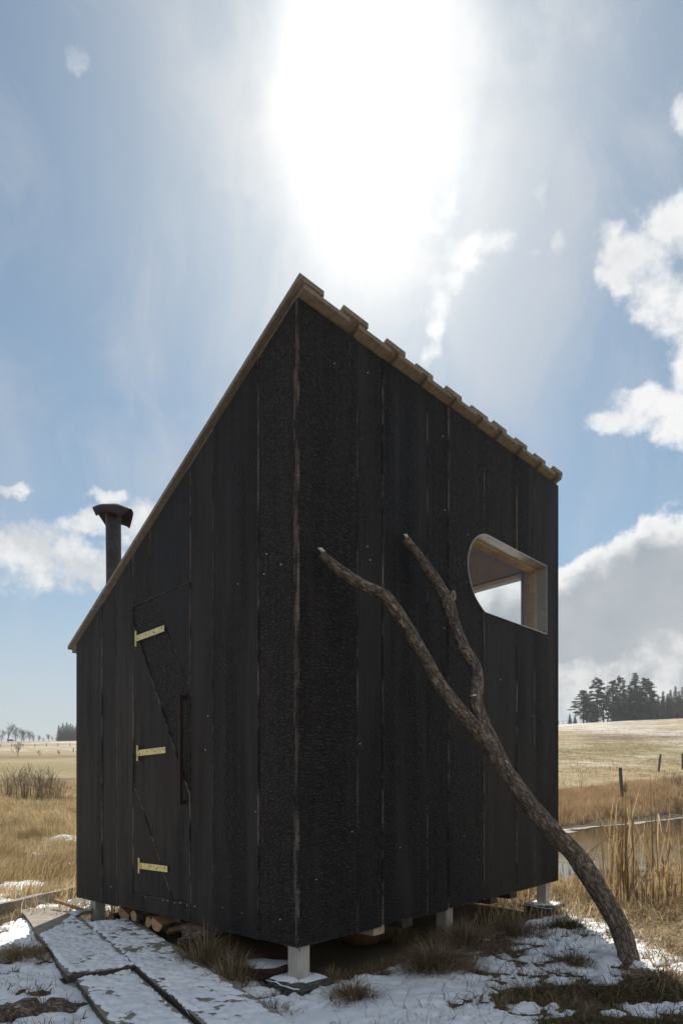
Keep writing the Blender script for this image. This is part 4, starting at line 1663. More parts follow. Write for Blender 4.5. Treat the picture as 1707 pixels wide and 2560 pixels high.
def log(name, px, py, u0, length, r, kind, yaw, label, seed, tiltz=0.0, spin=None):
    """log lying under the cabin with its sawn end towards the walkway"""
    v = v_of(px, u0)
    c = H(u0, v, 0)
    z = EYE + (HY - py) / F * c.y
    ax = (U * math.cos(yaw) + V * math.sin(yaw)).normalized()
    ax = Vector((ax.x, ax.y, tiltz)).normalized()
    c = Vector((c.x, c.y, z))
    n = 18
    side = ax.cross(Vector((0, 0, 1))).normalized()
    up = side.cross(ax)
    rnd = random.Random(seed)
    prof = []
    for k in range(n):
        th = 2 * math.pi * k / n
        rr = r * (1 + 0.06 * math.sin(2 * th + seed) + 0.04 * math.sin(5 * th + seed * 2))
        a, b = math.cos(th) * rr, math.sin(th) * rr
        if kind == 'half':
            ang = seed * 1.3 if spin is None else spin
            ca, sa = math.cos(ang), math.sin(ang)
            p_, q_ = a * ca + b * sa, -a * sa + b * ca
            q_ = max(q_, -0.18 * r)
            a, b = p_ * ca - q_ * sa, p_ * sa + q_ * ca
        if kind == 'quarter':
            ang = seed * 1.1
            ca, sa = math.cos(ang), math.sin(ang)
            p_, q_ = a * ca + b * sa, -a * sa + b * ca
            q_ = max(q_, -0.1 * r)
            p_ = max(p_, -0.25 * r)
            a, b = p_ * ca - q_ * sa, p_ * sa + q_ * ca
        prof.append((a, b))
    rings = [(0.0, 0.97), (0.012, 1.0), (length * 0.35, 1.0), (length * 0.7, 0.985), (length, 0.97)]
    vs, at = [], []
    for (d, s) in rings:
        for (a, b) in prof:
            j = 1 + rnd.uniform(-.02, .02)
            vs.append(c + ax * d + side * a * s * j + up * b * s * j)
            at.append((a * 12, b * 12, d * 6 + seed))
    fs, ix = [], []
    for i in range(len(rings) - 1):
        for k in range(n):
            l = (k + 1) % n
            flat = False
            if kind != 'round':
                e = (prof[l][0] - prof[k][0], prof[l][1] - prof[k][1])
                m_ = math.hypot((prof[l][0] + prof[k][0]) / 2, (prof[l][1] + prof[k][1]) / 2)
                flat = m_ < 0.86 * r
            fs.append((i * n + k, (i + 1) * n + k, (i + 1) * n + l, i * n + l))
            ix.append(1 if flat else 0)
    fs += [tuple(range(n)), tuple((len(rings) - 1) * n + k for k in range(n))[::-1]]
    ix += [1, 1]
    o = mesh(name, vs, fs, [M['bark'], M['cut_wood']], None, ix)
    a_ = o.data.attributes.new('bark', 'FLOAT_VECTOR', 'POINT')
    a_.data.foreach_set('vector', np.array(at, np.float32).ravel())
    tag(o, label, 'log', 'firewood under the cabin')
    return o


log('firewood_log', 310, 2281, 0.10, 0.34, 0.062, 'half', 0.25, 'split firewood lying uppermost at the left end of the pile', 2)
log('firewood_log', 334, 2291, 0.04, 0.30, 0.040, 'round', 0.05, 'thin round firewood log showing its pale round end', 3)
log('firewood_log', 277, 2298, 0.12, 0.28, 0.034, 'round', 0.5, 'small dark round branch piece beside the left post', 5)
log('firewood_log', 367, 2298, 0.05, 0.32, 0.060, 'quarter', 0.15, 'split firewood wedge right of the round log', 4)
log('firewood_log', 392, 2308, 0.03, 0.34, 0.068, 'half', 0.05, 'broad cracked firewood half in the middle of the pile', 7)
log('firewood_log', 418, 2318, 0.10, 0.30, 0.055, 'quarter', -0.2, 'dark split firewood behind the broad half', 9)
log('firewood_log', 455, 2312, 0.20, 0.30, 0.055, 'half', 0.3, 'pale split firewood tucked high against the cabin floor', 11)
log('firewood_log', 458, 2345, -0.05, 0.38, 0.078, 'half', -0.62, 'biggest firewood piece with a knot, right end of the pile', 1, 0.12, 0.25)
log('firewood_log', 445, 2365, 0.0, 0.22, 0.048, 'quarter', -0.5, 'short split firewood lying under the biggest piece', 6)
log('firewood_log', 232, 2323, -0.05, 0.20, 0.055, 'half', -0.7, 'half log wedged between the walkway boards near the left post', 12)

# things stored in the dark under the near corner
bz = hit(640, 2432)
bowl = MB()
nb = 30
prof = [(0.0, 0.0), (0.14, 0.0), (0.19, 0.03), (0.20, 0.085), (0.205, 0.09), (0.192, 0.088), (0.18, 0.04), (0.0, 0.02)]
vs, fs = [], []
bc = on_plane(655, 2418, 0.08)
for (r, z) in prof:
    for k in range(nb):
        th = 2 * math.pi * k / nb
        vs.append((bc.x + r * math.cos(th), bc.y + 0.12 + r * math.sin(th), 0.0 + z))
for i in range(len(prof) - 1):
    for k in range(nb):
        l = (k + 1) % nb
        fs.append((i * nb + k, i * nb + l, (i + 1) * nb + l, (i + 1) * nb + k))
be = empty('basin', (bc.x, bc.y + .12, 0), 'dull red round basin with snow in it under the cabin corner', 'basin')
mesh('bowl', vs, fs, M['red_enamel'], be, smooth=True)
snow_lump((bc.x + .01, bc.y + 0.13, 0.060), 0.13, 0.12, 0.014, be)
# rusty stone-like lump under the tall wall
rk, rf = [], []
rc = on_plane(905, 2352, 0.07)
for i in range(9):
    ph = math.pi * i / 8
    for k in range(14):
        th = 2 * math.pi * k / 14
        j = 1 + 0.16 * float(noise2(np.array([math.cos(th) * 2 + i * .4]), np.array([math.sin(th) * 2 + i * .3]), 3)[0])
        rk.append((rc.x + 0.15 * j * math.sin(ph) * math.cos(th), rc.y + 0.22 + 0.12 * j * math.sin(ph) * math.sin(th), 0.05 + 0.085 * j * math.cos(ph)))
for i in range(8):
    for k in range(14):
        rf.append((i * 14 + k, (i + 1) * 14 + k, (i + 1) * 14 + (k + 1) % 14, i * 14 + (k + 1) % 14))
tag(mesh('boulder', rk, rf, M['rust'], smooth=True), 'rust-brown boulder in the dark under the tall wall', 'stone')

# rotten log at the lower left
g0, g1 = hit(-60, 2560), hit(192, 2535)
rl = []
for i in range(14):
    f_ = i / 13
    p = g0.lerp(g1, f_)
    rl.append(Vector((p.x, p.y, p.z + 0.015 + 0.012 * math.sin(i * 1.3))))
o = bark_tube('rotten_log', rl, [0.055 + 0.01 * math.sin(i * 2.1) - (0.02 if i > 11 else 0) for i in range(14)], M['bark'], None, 22, 0.22, 41, M['bark'], 1.6)
tag(o, 'dark rotten log half sunk in snow left of the walkway', 'log')

# ------------------------------------------------------------------ grass and reeds


def blades(name, P, h, w, lean, m_, droop=0.35, az=None, parent=None, zoff=0.0, zb=None):
    n = len(P)
    P = np.asarray(P, float)
    z = ground(P[:, 0], P[:, 1]) if zb is None else zb
    z = z + zoff
    a = RNG.uniform(0, 2 * np.pi, n) if az is None else az
    face = RNG.uniform(0, np.pi, n)
    dx, dy = np.cos(a), np.sin(a)
    sx, sy = np.cos(face) * w / 2, np.sin(face) * w / 2
    b = np.stack([P[:, 0], P[:, 1], z - 0.01], 1)
    m1 = b + np.stack([dx * lean * 0.32 * h, dy * lean * 0.32 * h, 0.56 * h * (1 - 0.12 * lean)], 1)
    tip = b + np.stack([dx * lean * h, dy * lean * h, h * np.maximum(0.06, 1 - droop * lean)], 1)
    s = np.stack([sx, sy, np.zeros(n)], 1)
    V_ = np.stack([b - s, b + s, m1 + s * 0.8, m1 - s * 0.8, tip], 1).reshape(-1, 3)
    k = np.arange(n)[:, None] * 5
    q = k + np.array([0, 1, 2, 3])
    t = k + np.array([3, 2, 4])
    o = np_mesh(name, V_, q, t, m_, parent)
    return o


def scatter(n, y0, y1, t0, t1, clump=None, seed=0, pw=2.0):
    """random ground points between depths y0..y1 and lateral slopes t0..t1, optionally clumped"""
    y = (RNG.uniform(y0 ** pw, y1 ** pw, n)) ** (1 / pw)
    x = RNG.uniform(t0, t1, n) * y
    P = np.stack([x, y], 1)
    if clump is not None:
        c = fbm2(x * clump[0], y * clump[0], 3, seed)
        P = P[c + RNG.normal(0, clump[2], n) > clump[1]]
    return P


def not_hut(P, m_=0.05):
    u, v = hut_uv(P[:, 0], P[:, 1])
    k = (u > -m_) & (v > -m_) & (u < LU + m_) & (v < LV + m_)
    return P[~k]


def off_walk(P):
    s = (P[:, 0] - L0.x) * A_DIR.x + (P[:, 1] - L0.y) * A_DIR.y
    t = (P[:, 0] - L0.x) * A_NRM.x + (P[:, 1] - L0.y) * A_NRM.y
    k = (t > -0.02) & (t < 0.71) & (s > far_s - 0.03)
    return P[~k]


def dry(P, m_=0.05):
    return P[pond_sd(P[:, 0], P[:, 1]) + fbm2(P[:, 0] * 0.6, P[:, 1] * 0.6, 3, 31) * 0.35 > m_]


# left meadow
for (n, y0, y1, hh, ww, t0, t1, nm) in ((62000, 5.75, 14, 0.24, 0.006, -0.68, -0.30, 'dry grass close behind the timber'), (62000, 14, 30, 0.32, 0.012, -0.62, -0.33, 'x'), (52000, 30, 62, 0.40, 0.026, -0.60, -0.36, 'y')):
    P = not_hut(scatter(n, y0, y1, t0, t1, (0.9, -0.25, 0.28), 21))
    P = P[(remnant(P[:, 0], P[:, 1]) < 0.004) | (RNG.uniform(0, 1, len(P)) < 0.12)]
    c = fbm2(P[:, 0] * 1.1, P[:, 1] * 1.1, 3, 21)
    h = hh * (0.55 + 1.0 * np.clip(c + 0.25, 0, 1)) * RNG.uniform(0.45, 1.35, len(P))
    az = 2.2 + 1.2 * fbm2(P[:, 0] * 0.5, P[:, 1] * 0.5, 2, 66) * 3 + RNG.normal(0, 0.7, len(P))
    o = blades('meadow_grass', P, h, ww * RNG.uniform(.6, 1.3, len(P)), np.clip(RNG.normal(0.55, 0.3, len(P)), 0, 1.2), M['straw'], 0.45, az)
    tag(o, {0.24: 'golden dry grass just behind the timber on the left', 0.32: 'dry tussock grass in the middle of the left meadow', 0.40: 'far dry grass of the left meadow before the shrubs'}[hh], 'grass', kind='stuff')
# behind and beneath the hut
P = dry(not_hut(np.stack([RNG.uniform(-2.6, 2.6, 9000), RNG.uniform(5.0, 9.5, 9000)], 1), -0.3))
o = blades('grass', P, RNG.uniform(0.08, 0.3, len(P)), RNG.uniform(.005, .01, len(P)), RNG.uniform(.2, 1.0, len(P)), M['straw'], 0.5)
tag(o, 'dry sunlit grass seen through below the cabin', 'grass', kind='stuff')
# far bank
P = np.stack([RNG.uniform(3, 34, 260000), RNG.uniform(17, 50, 260000)], 1)
sd = pond_sd(P[:, 0], P[:, 1])
tt = P[:, 0] / P[:, 1]
P = P[(sd > 0.65) & (sd < 8.5) & (tt > 0.27) & (tt < 0.66) & (P[:, 1] > 16 + 0.0)]
fb_n = fbm2(P[:, 0] * 0.8, P[:, 1] * 0.8, 3, 88)
P = P[fb_n + RNG.normal(0, .25, len(P)) > -0.3]
sd = pond_sd(P[:, 0], P[:, 1])
h = (0.95 - 0.06 * (sd - 1.2)) * sstep(sd, 0.1, 1.3) * RNG.uniform(0.5, 1.15, len(P)) * (0.85 + 0.4 * fbm2(P[:, 0] * 0.5, P[:, 1] * 0.5, 3, 88))
o = blades('bank_grass', P, np.maximum(h, .15), RNG.uniform(.010, .024, len(P)), np.clip(RNG.normal(.35, .2, len(P)), 0, 1), M['bank'], 0.35)
tag(o, 'tall tawny grass along the far bank of the pond', 'grass', kind='stuff')
print('bank', len(P))
# right field beyond
P = scatter(90000, 34, 150, 0.27, 0.64, (0.25, -0.05, 0.25), 45, 1.5)
P = P[RNG.uniform(0, 1, len(P)) > sstep(P[:, 1], 60, 150) * 0.9]
P = P[pond_sd(P[:, 0], P[:, 1]) > 4]
o = blades('field_grass', P, RNG.uniform(.06, .22, len(P)), RNG.uniform(.02, .05, len(P)) * (P[:, 1] / 55), RNG.uniform(.2, .9, len(P)), M['straw_pale'], 0.4)
tag(o, 'short pale grass on the slope beyond the pond', 'grass', kind='stuff')
# near litter in the sun by the reeds
P = np.stack([RNG.uniform(1.5, 4.6, 26000), RNG.uniform(3.4, 7.6, 26000)], 1)
P = dry(not_hut(P), -0.1)
keep = (P[:, 0] + RNG.normal(0, .12, len(P)) > 1.95 - 0.5 * sstep(P[:, 1], 5.2, 6.0)) & (fbm2(P[:, 0] * 2.4, P[:, 1] * 2.4, 3, 71) + RNG.normal(0, .3, len(P)) > -0.25)
P = P[keep]
o = blades('straw_litter', P, RNG.uniform(.06, .20, len(P)), RNG.uniform(.004, .011, len(P)), RNG.uniform(.8, 1.7, len(P)), M['straw_pale'], 0.62)
tag(o, 'flattened straw litter in the sun beside the reeds', 'grass', kind='stuff')
# matted grass over the yard, in the gaps of the snow
P = np.stack([RNG.uniform(-4.6, 2.4, 90000), RNG.uniform(2.5, 6.6, 90000)], 1)
P = off_walk(not_hut(P, -0.02))
t_ = snow_t(P[:, 0], P[:, 1])
P = P[t_ + RNG.normal(0, 0.009, len(P)) < -0.002]
P = P[RNG.uniform(0, 1, len(P)) < 0.7]
o = blades('matted_grass', P, RNG.uniform(.03, .13, len(P)), RNG.uniform(.0025, .006, len(P)), RNG.uniform(.6, 1.7, len(P)), M['matted'], 0.55)
tag(o, 'flattened brown grass showing through the snow', 'grass', kind='stuff')
# thin stalks standing in the snow
P = np.stack([RNG.uniform(-4.6, 2.2, 4200), RNG.uniform(2.6, 5.6, 4200)], 1)
P = P[fbm2(P[:, 0] * 3, P[:, 1] * 3, 3, 19) + RNG.normal(0, .2, len(P)) > 0.0]
P = off_walk(not_hut(P, 0.0))
o = blades('thin_stalks', P, RNG.uniform(.05, .22, len(P)), RNG.uniform(.002, .0035, len(P)), RNG.uniform(.2, 1.3, len(P)), M['matted'], 0.4)
tag(o, 'sparse thin stalks poking out of the snow', 'grass', kind='stuff')
P = np.stack([RNG.uniform(-0.9, 1.8, 5200), RNG.uniform(2.6, 3.9, 5200)], 1)
P = off_walk(not_hut(P, 0.0))
P = P[fbm2(P[:, 0] * 4.5, P[:, 1] * 6, 3, 23) + RNG.normal(0, .15, len(P)) > 0.12]
o = blades('snow_stubble', P, RNG.uniform(.02, .09, len(P)), RNG.uniform(.002, .004, len(P)), RNG.uniform(.4, 1.6, len(P)), M['matted'], 0.5)
tag(o, 'short brown stubble piercing the snow in front of the tall wall', 'grass', kind='stuff')
# trodden green strip
pts = []
for _ in range(13000):
    px_, py_ = random.uniform(1180, 1800), random.gauss(2490, 15)
    if random.random() < 0.35:
        px_, py_ = random.uniform(1340, 1800), random.gauss(2580, 14)
    p = on_plane(px_, py_, 0.0)
    if float(fbm2(np.array([p.x * 5]), np.array([p.y * 8]), 3, 15)[0]) + random.gauss(0, .22) < -0.05 + 0.5 * max(0, (1290 - px_) / 110):
        continue
    pts.append((p.x, p.y))
P = np.array(pts)
o = blades('green_grass', P, RNG.uniform(.03, .10, len(P)), RNG.uniform(.0025, .006, len(P)), RNG.uniform(.5, 1.6, len(P)), M['green'], 0.55)
tag(o, 'olive green trodden grass strip at the lower right', 'grass', kind='stuff')


def tuft(px, py, n, rad, h, m_, label, lean=0.9, w=0.004):
    c = hit(px, py)
    a = RNG.uniform(0, 2 * np.pi, n)
    ph = RNG.uniform(0, 6.28, 3)
    r = np.abs(RNG.normal(0, 0.55, n)) * rad * (1 + 0.30 * np.sin(2 * a + ph[0]) + 0.22 * np.sin(3 * a + ph[1]) + 0.12 * np.sin(7 * a + ph[2]))
    r = np.minimum(r, rad * RNG.uniform(0.75, 1.05, n))
    P = np.stack([c.x + r * np.cos(a), c.y + r * np.sin(a) * 0.8], 1)
    hh = h * RNG.uniform(.4, 1.15, n) * (1.1 - 0.4 * np.clip(r / rad, 0, 1))
    o = blades('grass_tuft', P, hh, w * RNG.uniform(.6, 1.4, n), np.abs(RNG.normal(lean, 0.35, n)), M[m_], 0.5, a + RNG.normal(0, .6, n))
    tag(o, label, 'grass tuft', 'grass tufts in the yard')
    return o


tuft(1092, 2432, 1500, 0.22, 0.26, 'matted', 'biggest shaggy brown grass tuft in front of the tall wall', 0.9)
tuft(1160, 2372, 1000, 0.26, 0.26, 'matted', 'loose brown sedge tuft behind the biggest tuft', 0.6)
tuft(1290, 2345, 800, 0.26, 0.2, 'matted', 'thin brown tuft between the cabin and the trunk', 0.7)
tuft(1415, 2325, 700, 0.22, 0.15, 'green', 'low green tuft in front of the pond-side footing', 0.9)
tuft(1435, 2415, 420, 0.13, 0.13, 'matted', 'small dark tuft left of the trunk base', 0.9)
tuft(880, 2510, 650, 0.12, 0.17, 'matted', 'brown tuft on the snow right of the near footing', 0.8)
tuft(830, 2462, 320, 0.07, 0.13, 'matted', 'small upright tuft touching the near footing', 0.5)
tuft(955, 2448, 240, 0.06, 0.12, 'matted', 'tiny tuft alone on the snow before the tall wall', 0.7)
tuft(990, 2352, 500, 0.16, 0.18, 'straw', 'yellowish tuft by the floor beams', 0.9)
tuft(520, 2430, 600, 0.16, 0.30, 'matted', 'tall dry tuft between the walkway and the firewood', 0.55)
tuft(590, 2465, 420, 0.15, 0.26, 'matted', 'wispy dry tuft right of the walkway below the basin', 0.5)
tuft(690, 2540, 300, 0.16, 0.10, 'matted', 'flat dark tuft at the bottom edge by the walkway', 1.0)
tuft(60, 2400, 900, 0.22, 0.16, 'straw', 'brown tuft left of the bare board end', 1.0)
tuft(1660, 2462, 700, 0.2, 0.13, 'straw_pale', 'heap of pale straw right of the trunk base', 1.3, 0.008)


def reeds(P, hmin, hmax, wmin, wmax, name, label):
    """strap leaves in three segments, some kinked over"""
    n = len(P)
    g = np.maximum(ground(P[:, 0], P[:, 1]), WATER_Z - 0.05)
    h = RNG.uniform(hmin, hmax, n)
    w = RNG.uniform(wmin, wmax, n)
    a = RNG.uniform(0, 2 * np.pi, n)
    face = RNG.uniform(-0.7, 0.7, n)
    ln = np.abs(RNG.normal(0.10, 0.20, n))
    kink = RNG.uniform(0, 1, n) < 0.40
    b = np.stack([P[:, 0], P[:, 1], g - 0.03], 1)
    d = np.stack([np.cos(a), np.sin(a), np.zeros(n)], 1)
    up = np.array([0, 0, 1.0])
    p1 = b + d * (ln * h * 0.25)[:, None] + up * (h * 0.40)[:, None]
    p2 = b + d * (ln * h * 0.6)[:, None] + up * (h * 0.74)[:, None]
    tipn = b + d * (ln * h * 1.05)[:, None] + up * h[:, None]
    kl = RNG.uniform(.25, .6, n)
    tipk = p2 + d * (h * kl)[:, None] + up * (h * RNG.uniform(-0.35, 0.12, n))[:, None]
    tip = np.where(kink[:, None], tipk, tipn)
    s = np.stack([np.cos(face), np.sin(face), np.zeros(n)], 1) * (w / 2)[:, None]
    V_ = np.stack([b - s, b + s, p1 + s * 1.05, p1 - s * 1.05, p2 + s * 0.8, p2 - s * 0.8, tip], 1).reshape(-1, 3)
    k = np.arange(n)[:, None] * 7
    q = np.concatenate([k + np.array([0, 1, 2, 3]), k + np.array([3, 2, 4, 5])])
    t = k + np.array([5, 4, 6])
    o = np_mesh(name, V_, q, t, M['reed'])
    return tag(o, label, 'reeds', kind='stuff')


cl = [(1398, 2258, 14, .9), (1440, 2255, 10, .7), (1472, 2252, 8, .6), (1512, 2255, 16, .75), (1530, 2258, 12, .6), (1572, 2258, 44, 1.25), (1586, 2262, 16, 1.1), (1610, 2265, 36, 1.15), (1632, 2268, 12, .95), (1655, 2258, 30, 1.1), (1672, 2260, 18, .9), (1700, 2262, 40, 1.2), (1735, 2262, 36, 1.25), (1775, 2262, 40, 1.2), (1830, 2258, 50, 1.2),
      (1548, 2275, 10, .5), (1595, 2280, 10, .4), (1680, 2282, 14, .5), (1330, 2245, 20, .5), (1290, 2240, 20, .5), (1250, 2240, 20, .5)]
pts, hm = [], []
for (x, y, n, h) in cl:
    c = hit(x, y)
    for _ in range(int(n * 0.5)):
        pts.append((c.x + random.gauss(0, .05), c.y + random.gauss(0.2, .22)))
        hm.append(h)
pts = np.array(pts)
hm = np.array(hm)
reeds(pts[hm > 1.0], 0.35, 1.25, .008, .018, 'reed_bed', 'tall golden reeds standing in clumps along the near shore')
reeds(pts[hm <= 1.0], 0.25, 0.85, .007, .016, 'low_reeds', 'lower golden reeds between the cabin and the tall clumps')
P = np.stack([RNG.uniform(1.4, 6.0, 1500), RNG.uniform(5.9, 7.4, 1500)], 1)
reeds(P, .08, .30, .006, .012, 'reed_stubble', 'short broken reed stubble at the water edge')


def cattail(px, py_base, py_tip, py_h0, py_h1, label, bend=0.0, depth=None):
    c = hit(px, py_base)
    k = c.y / F
    top = EYE + (HY - py_tip) * k
    z0 = EYE + (HY - py_h0) * k
    z1 = EYE + (HY - py_h1) * k
    e = empty('cattail', (c.x, c.y, c.z), label, 'cattail', 'cattails by the pond')
    mb = MB()
    mb.tube([(c.x, c.y, c.z - .02), (c.x + bend * .3, c.y, (c.z + top) / 2), (c.x + bend, c.y, top)], [.006, .005, .0025], 6)
    mb.build('stalk', [M['reed']], e, True)
    if py_h0 != py_h1:
        mb = MB()
        rr = [0.004, 0.016, 0.021, 0.022, 0.019, 0.012, 0.004]
        pts_ = [(c.x + bend * 0.9 + 0.002 * math.sin(i * 2.0), c.y - 0.002, z1 + (z0 - z1) * i / 6) for i in range(7)]
        mb.tube(pts_, rr, 12)
        mb.build('seed_head', [M['cattail']], e, True)
    return e


cattail(1563, 2262, 1945, 1955, 1983, 'upper fluffy cattail head on the tallest stalk')
cattail(1556, 2262, 1992, 2020, 2045, 'lower fluffy cattail head just left of the tallest stalk', -0.01)
cattail(1633, 2270, 1935, 0, 0, 'tall thin headless stalk right of the cattail heads', -0.03)
cattail(1646, 2272, 1995, 0, 0, 'shorter headless stalk beside the tall thin one', -0.04)
cattail(1585, 2268, 1992, 0, 0, 'dark headless stalk between the cattails and the thin stalks', -0.03)
# bent stalk with hanging head
c = hit(1558, 2262)
k = c.y / F


def at_y(px, py, yy):
    return Vector(((px - CX) / F * yy, yy, EYE + (HY - py) / F * yy))


e = empty('cattail', (c.x, c.y, c.z), 'bent cattail whose head hangs over the water beside the trunk', 'cattail', 'cattails by the pond')
yy = c.y - 0.15
mb = MB()
mb.tube([c, at_y(1564, 2150, yy), at_y(1570, 2066, yy), at_y(1552, 2072, yy), at_y(1505, 2106, yy), at_y(1470, 2132, yy)], [.005, .005, .0045, .0045, .004, .004], 6)
mb.build('stalk', [M['reed']], e, True)
mb = MB()
mb.tube([at_y(1474, 2129, yy), at_y(1468, 2136, yy), at_y(1461, 2142, yy), at_y(1456, 2146, yy)], [.006, .02, .02, .005], 10)
mb.build('seed_head', [M['cattail']], e, True)

# ------------------------------------------------------------------ fence posts


def fence_post(px, py0, py1, lean, label, group, r=0.075, yy=None):
    p = hit(px, py0) if yy is None else None
    if p is None:
        x = (px - CX) / F * yy
        p = Vector((x, yy, gz(x, yy)))
    top = EYE + (HY - py1) / F * p.y
    mb = MB()
    n = 5
    pts_ = [(p.x + lean * i / n, p.y, p.z - 0.15 + (top - p.z + 0.15) * i / n) for i in range(n + 1)]
    mb.tube(pts_, [r, r * 0.98, r * .97, r * .93, r * .92, r * 0.85], 9)
    o = mb.build('fence_post', [M['fence']])
    tag(o, label, 'fence post', group)
    return Vector(pts_[-1])


t1 = fence_post(1556, 2000, 1920, -0.12, 'stout wooden fence post straight above the cattail heads', 'fence posts beyond the pond', yy=34.0, r=0.095)
t2 = fence_post(1645, 1930, 1886, 0.22, 'fence post leaning right on the slope beyond the pond', 'fence posts beyond the pond', r=0.10)
t3 = fence_post(1706, 1925, 1885, 0.0, 'fence post cut by the right edge of the photo', 'fence posts beyond the pond', r=0.10)

# left pasture fence
lp = []
for i, px_ in enumerate((2, 29, 58, 87, 116, 145, 175, 205)):
    y1 = 1868 - px_ * 0.012
    lp.append(fence_post(px_, y1, y1 - 7.5, random.uniform(-.1, .1), ('first', 'second', 'third', 'fourth', 'fifth', 'sixth', 'seventh', 'eighth')[i] + ' thin fence post from the left on the snowy left pasture', 'pasture fence posts', r=0.09))
fence_post(183, 1880, 1871, 0.05, 'lone far post below the pasture fence near the cabin', 'pasture fence posts', r=0.10)
for hgt in (0.05, 0.45):
    mb = MB()
    mb.tube([p - Vector((0, 0, hgt)) for p in lp], 0.012, 4)
    tag(mb.build('fence_wire', [M['wire']]), ('upper' if hgt < .2 else 'lower') + ' wire of the far pasture fence on the left', 'wire', 'pasture fence wires')

# ------------------------------------------------------------------ trees
ORD = ('first', 'second', 'third', 'fourth', 'fifth', 'sixth', 'seventh', 'eighth', 'ninth', 'tenth', 'eleventh', 'twelfth', 'thirteenth', 'fourteenth')


def bare_tree(name, p, height, label, group, seed, spread=0.55, levels=4, r0=None, single=True, cat='tree', up=0.25):
    rnd = random.Random(seed)
    trunk, crown = MB(), MB()
    r0 = r0 or height * 0.022

    def grow(b, pos, d, ln, r, lv):
        pts_ = [pos]
        q = Vector(pos)
        dd = Vector(d)
        n = 3 if lv < levels else 6
        for i in range(n):
            dd = (dd + Vector((rnd.uniform(-.18, .18), rnd.uniform(-.18, .18), rnd.uniform(-.02, .14)))).normalized()
            q = q + dd * ln / n
            pts_.append(Vector(q))
        b.tube(pts_, [r * (1 - .5 * i / n) if lv < levels else r * (1 - .85 * i / n) for i in range(n + 1)], 5 if lv > 2 else 3, cap=False)
        if lv <= 0:
            return
        kids = rnd.randint(3, 5) if lv < levels else 13
        for k in range(kids):
            f_ = rnd.uniform(.3, 0.999) if lv < levels else 0.22 + 0.77 * k / kids
            i = min(n - 1, int(f_ * n))
            pp = pts_[i].lerp(pts_[i + 1], f_ * n - i)
            s = Vector((rnd.uniform(-1, 1), rnd.uniform(-1, 1), rnd.uniform(-.15, .6))).normalized()
            nd = (dd * (1 - spread) + s * spread + Vector((0, 0, up * 0.5))).normalized()
            grow(crown, pp, nd, ln * (rnd.uniform(.52, .75) if lv < levels else rnd.uniform(.30, .46) * (1.25 - .6 * f_)), r * (0.5 if lv < levels else .42), lv - 1)
    grow(trunk, Vector((0, 0, -0.2)), Vector((rnd.uniform(-.06, .06), rnd.uniform(-.06, .06), 1)), height * 0.80, r0, levels)
    top = max(v[2] for v in crown.v)
    k = height / top
    trunk.v = [(x * k, y * k, z * k) for x, y, z in trunk.v]
    crown.v = [(x * k, y * k, z * k) for x, y, z in crown.v]
    e = empty(name, p, label, cat, group)
    for b, nm in ((trunk, 'trunk'), (crown, 'crown')):
        me = bpy.data.meshes.new(nm)
        me.from_pydata(b.v, [], b.f)
        me.materials.append(M['twig'])
        o = bpy.data.objects.new(nm, me)
        COL.objects.link(o)
        o.parent = e
    return e


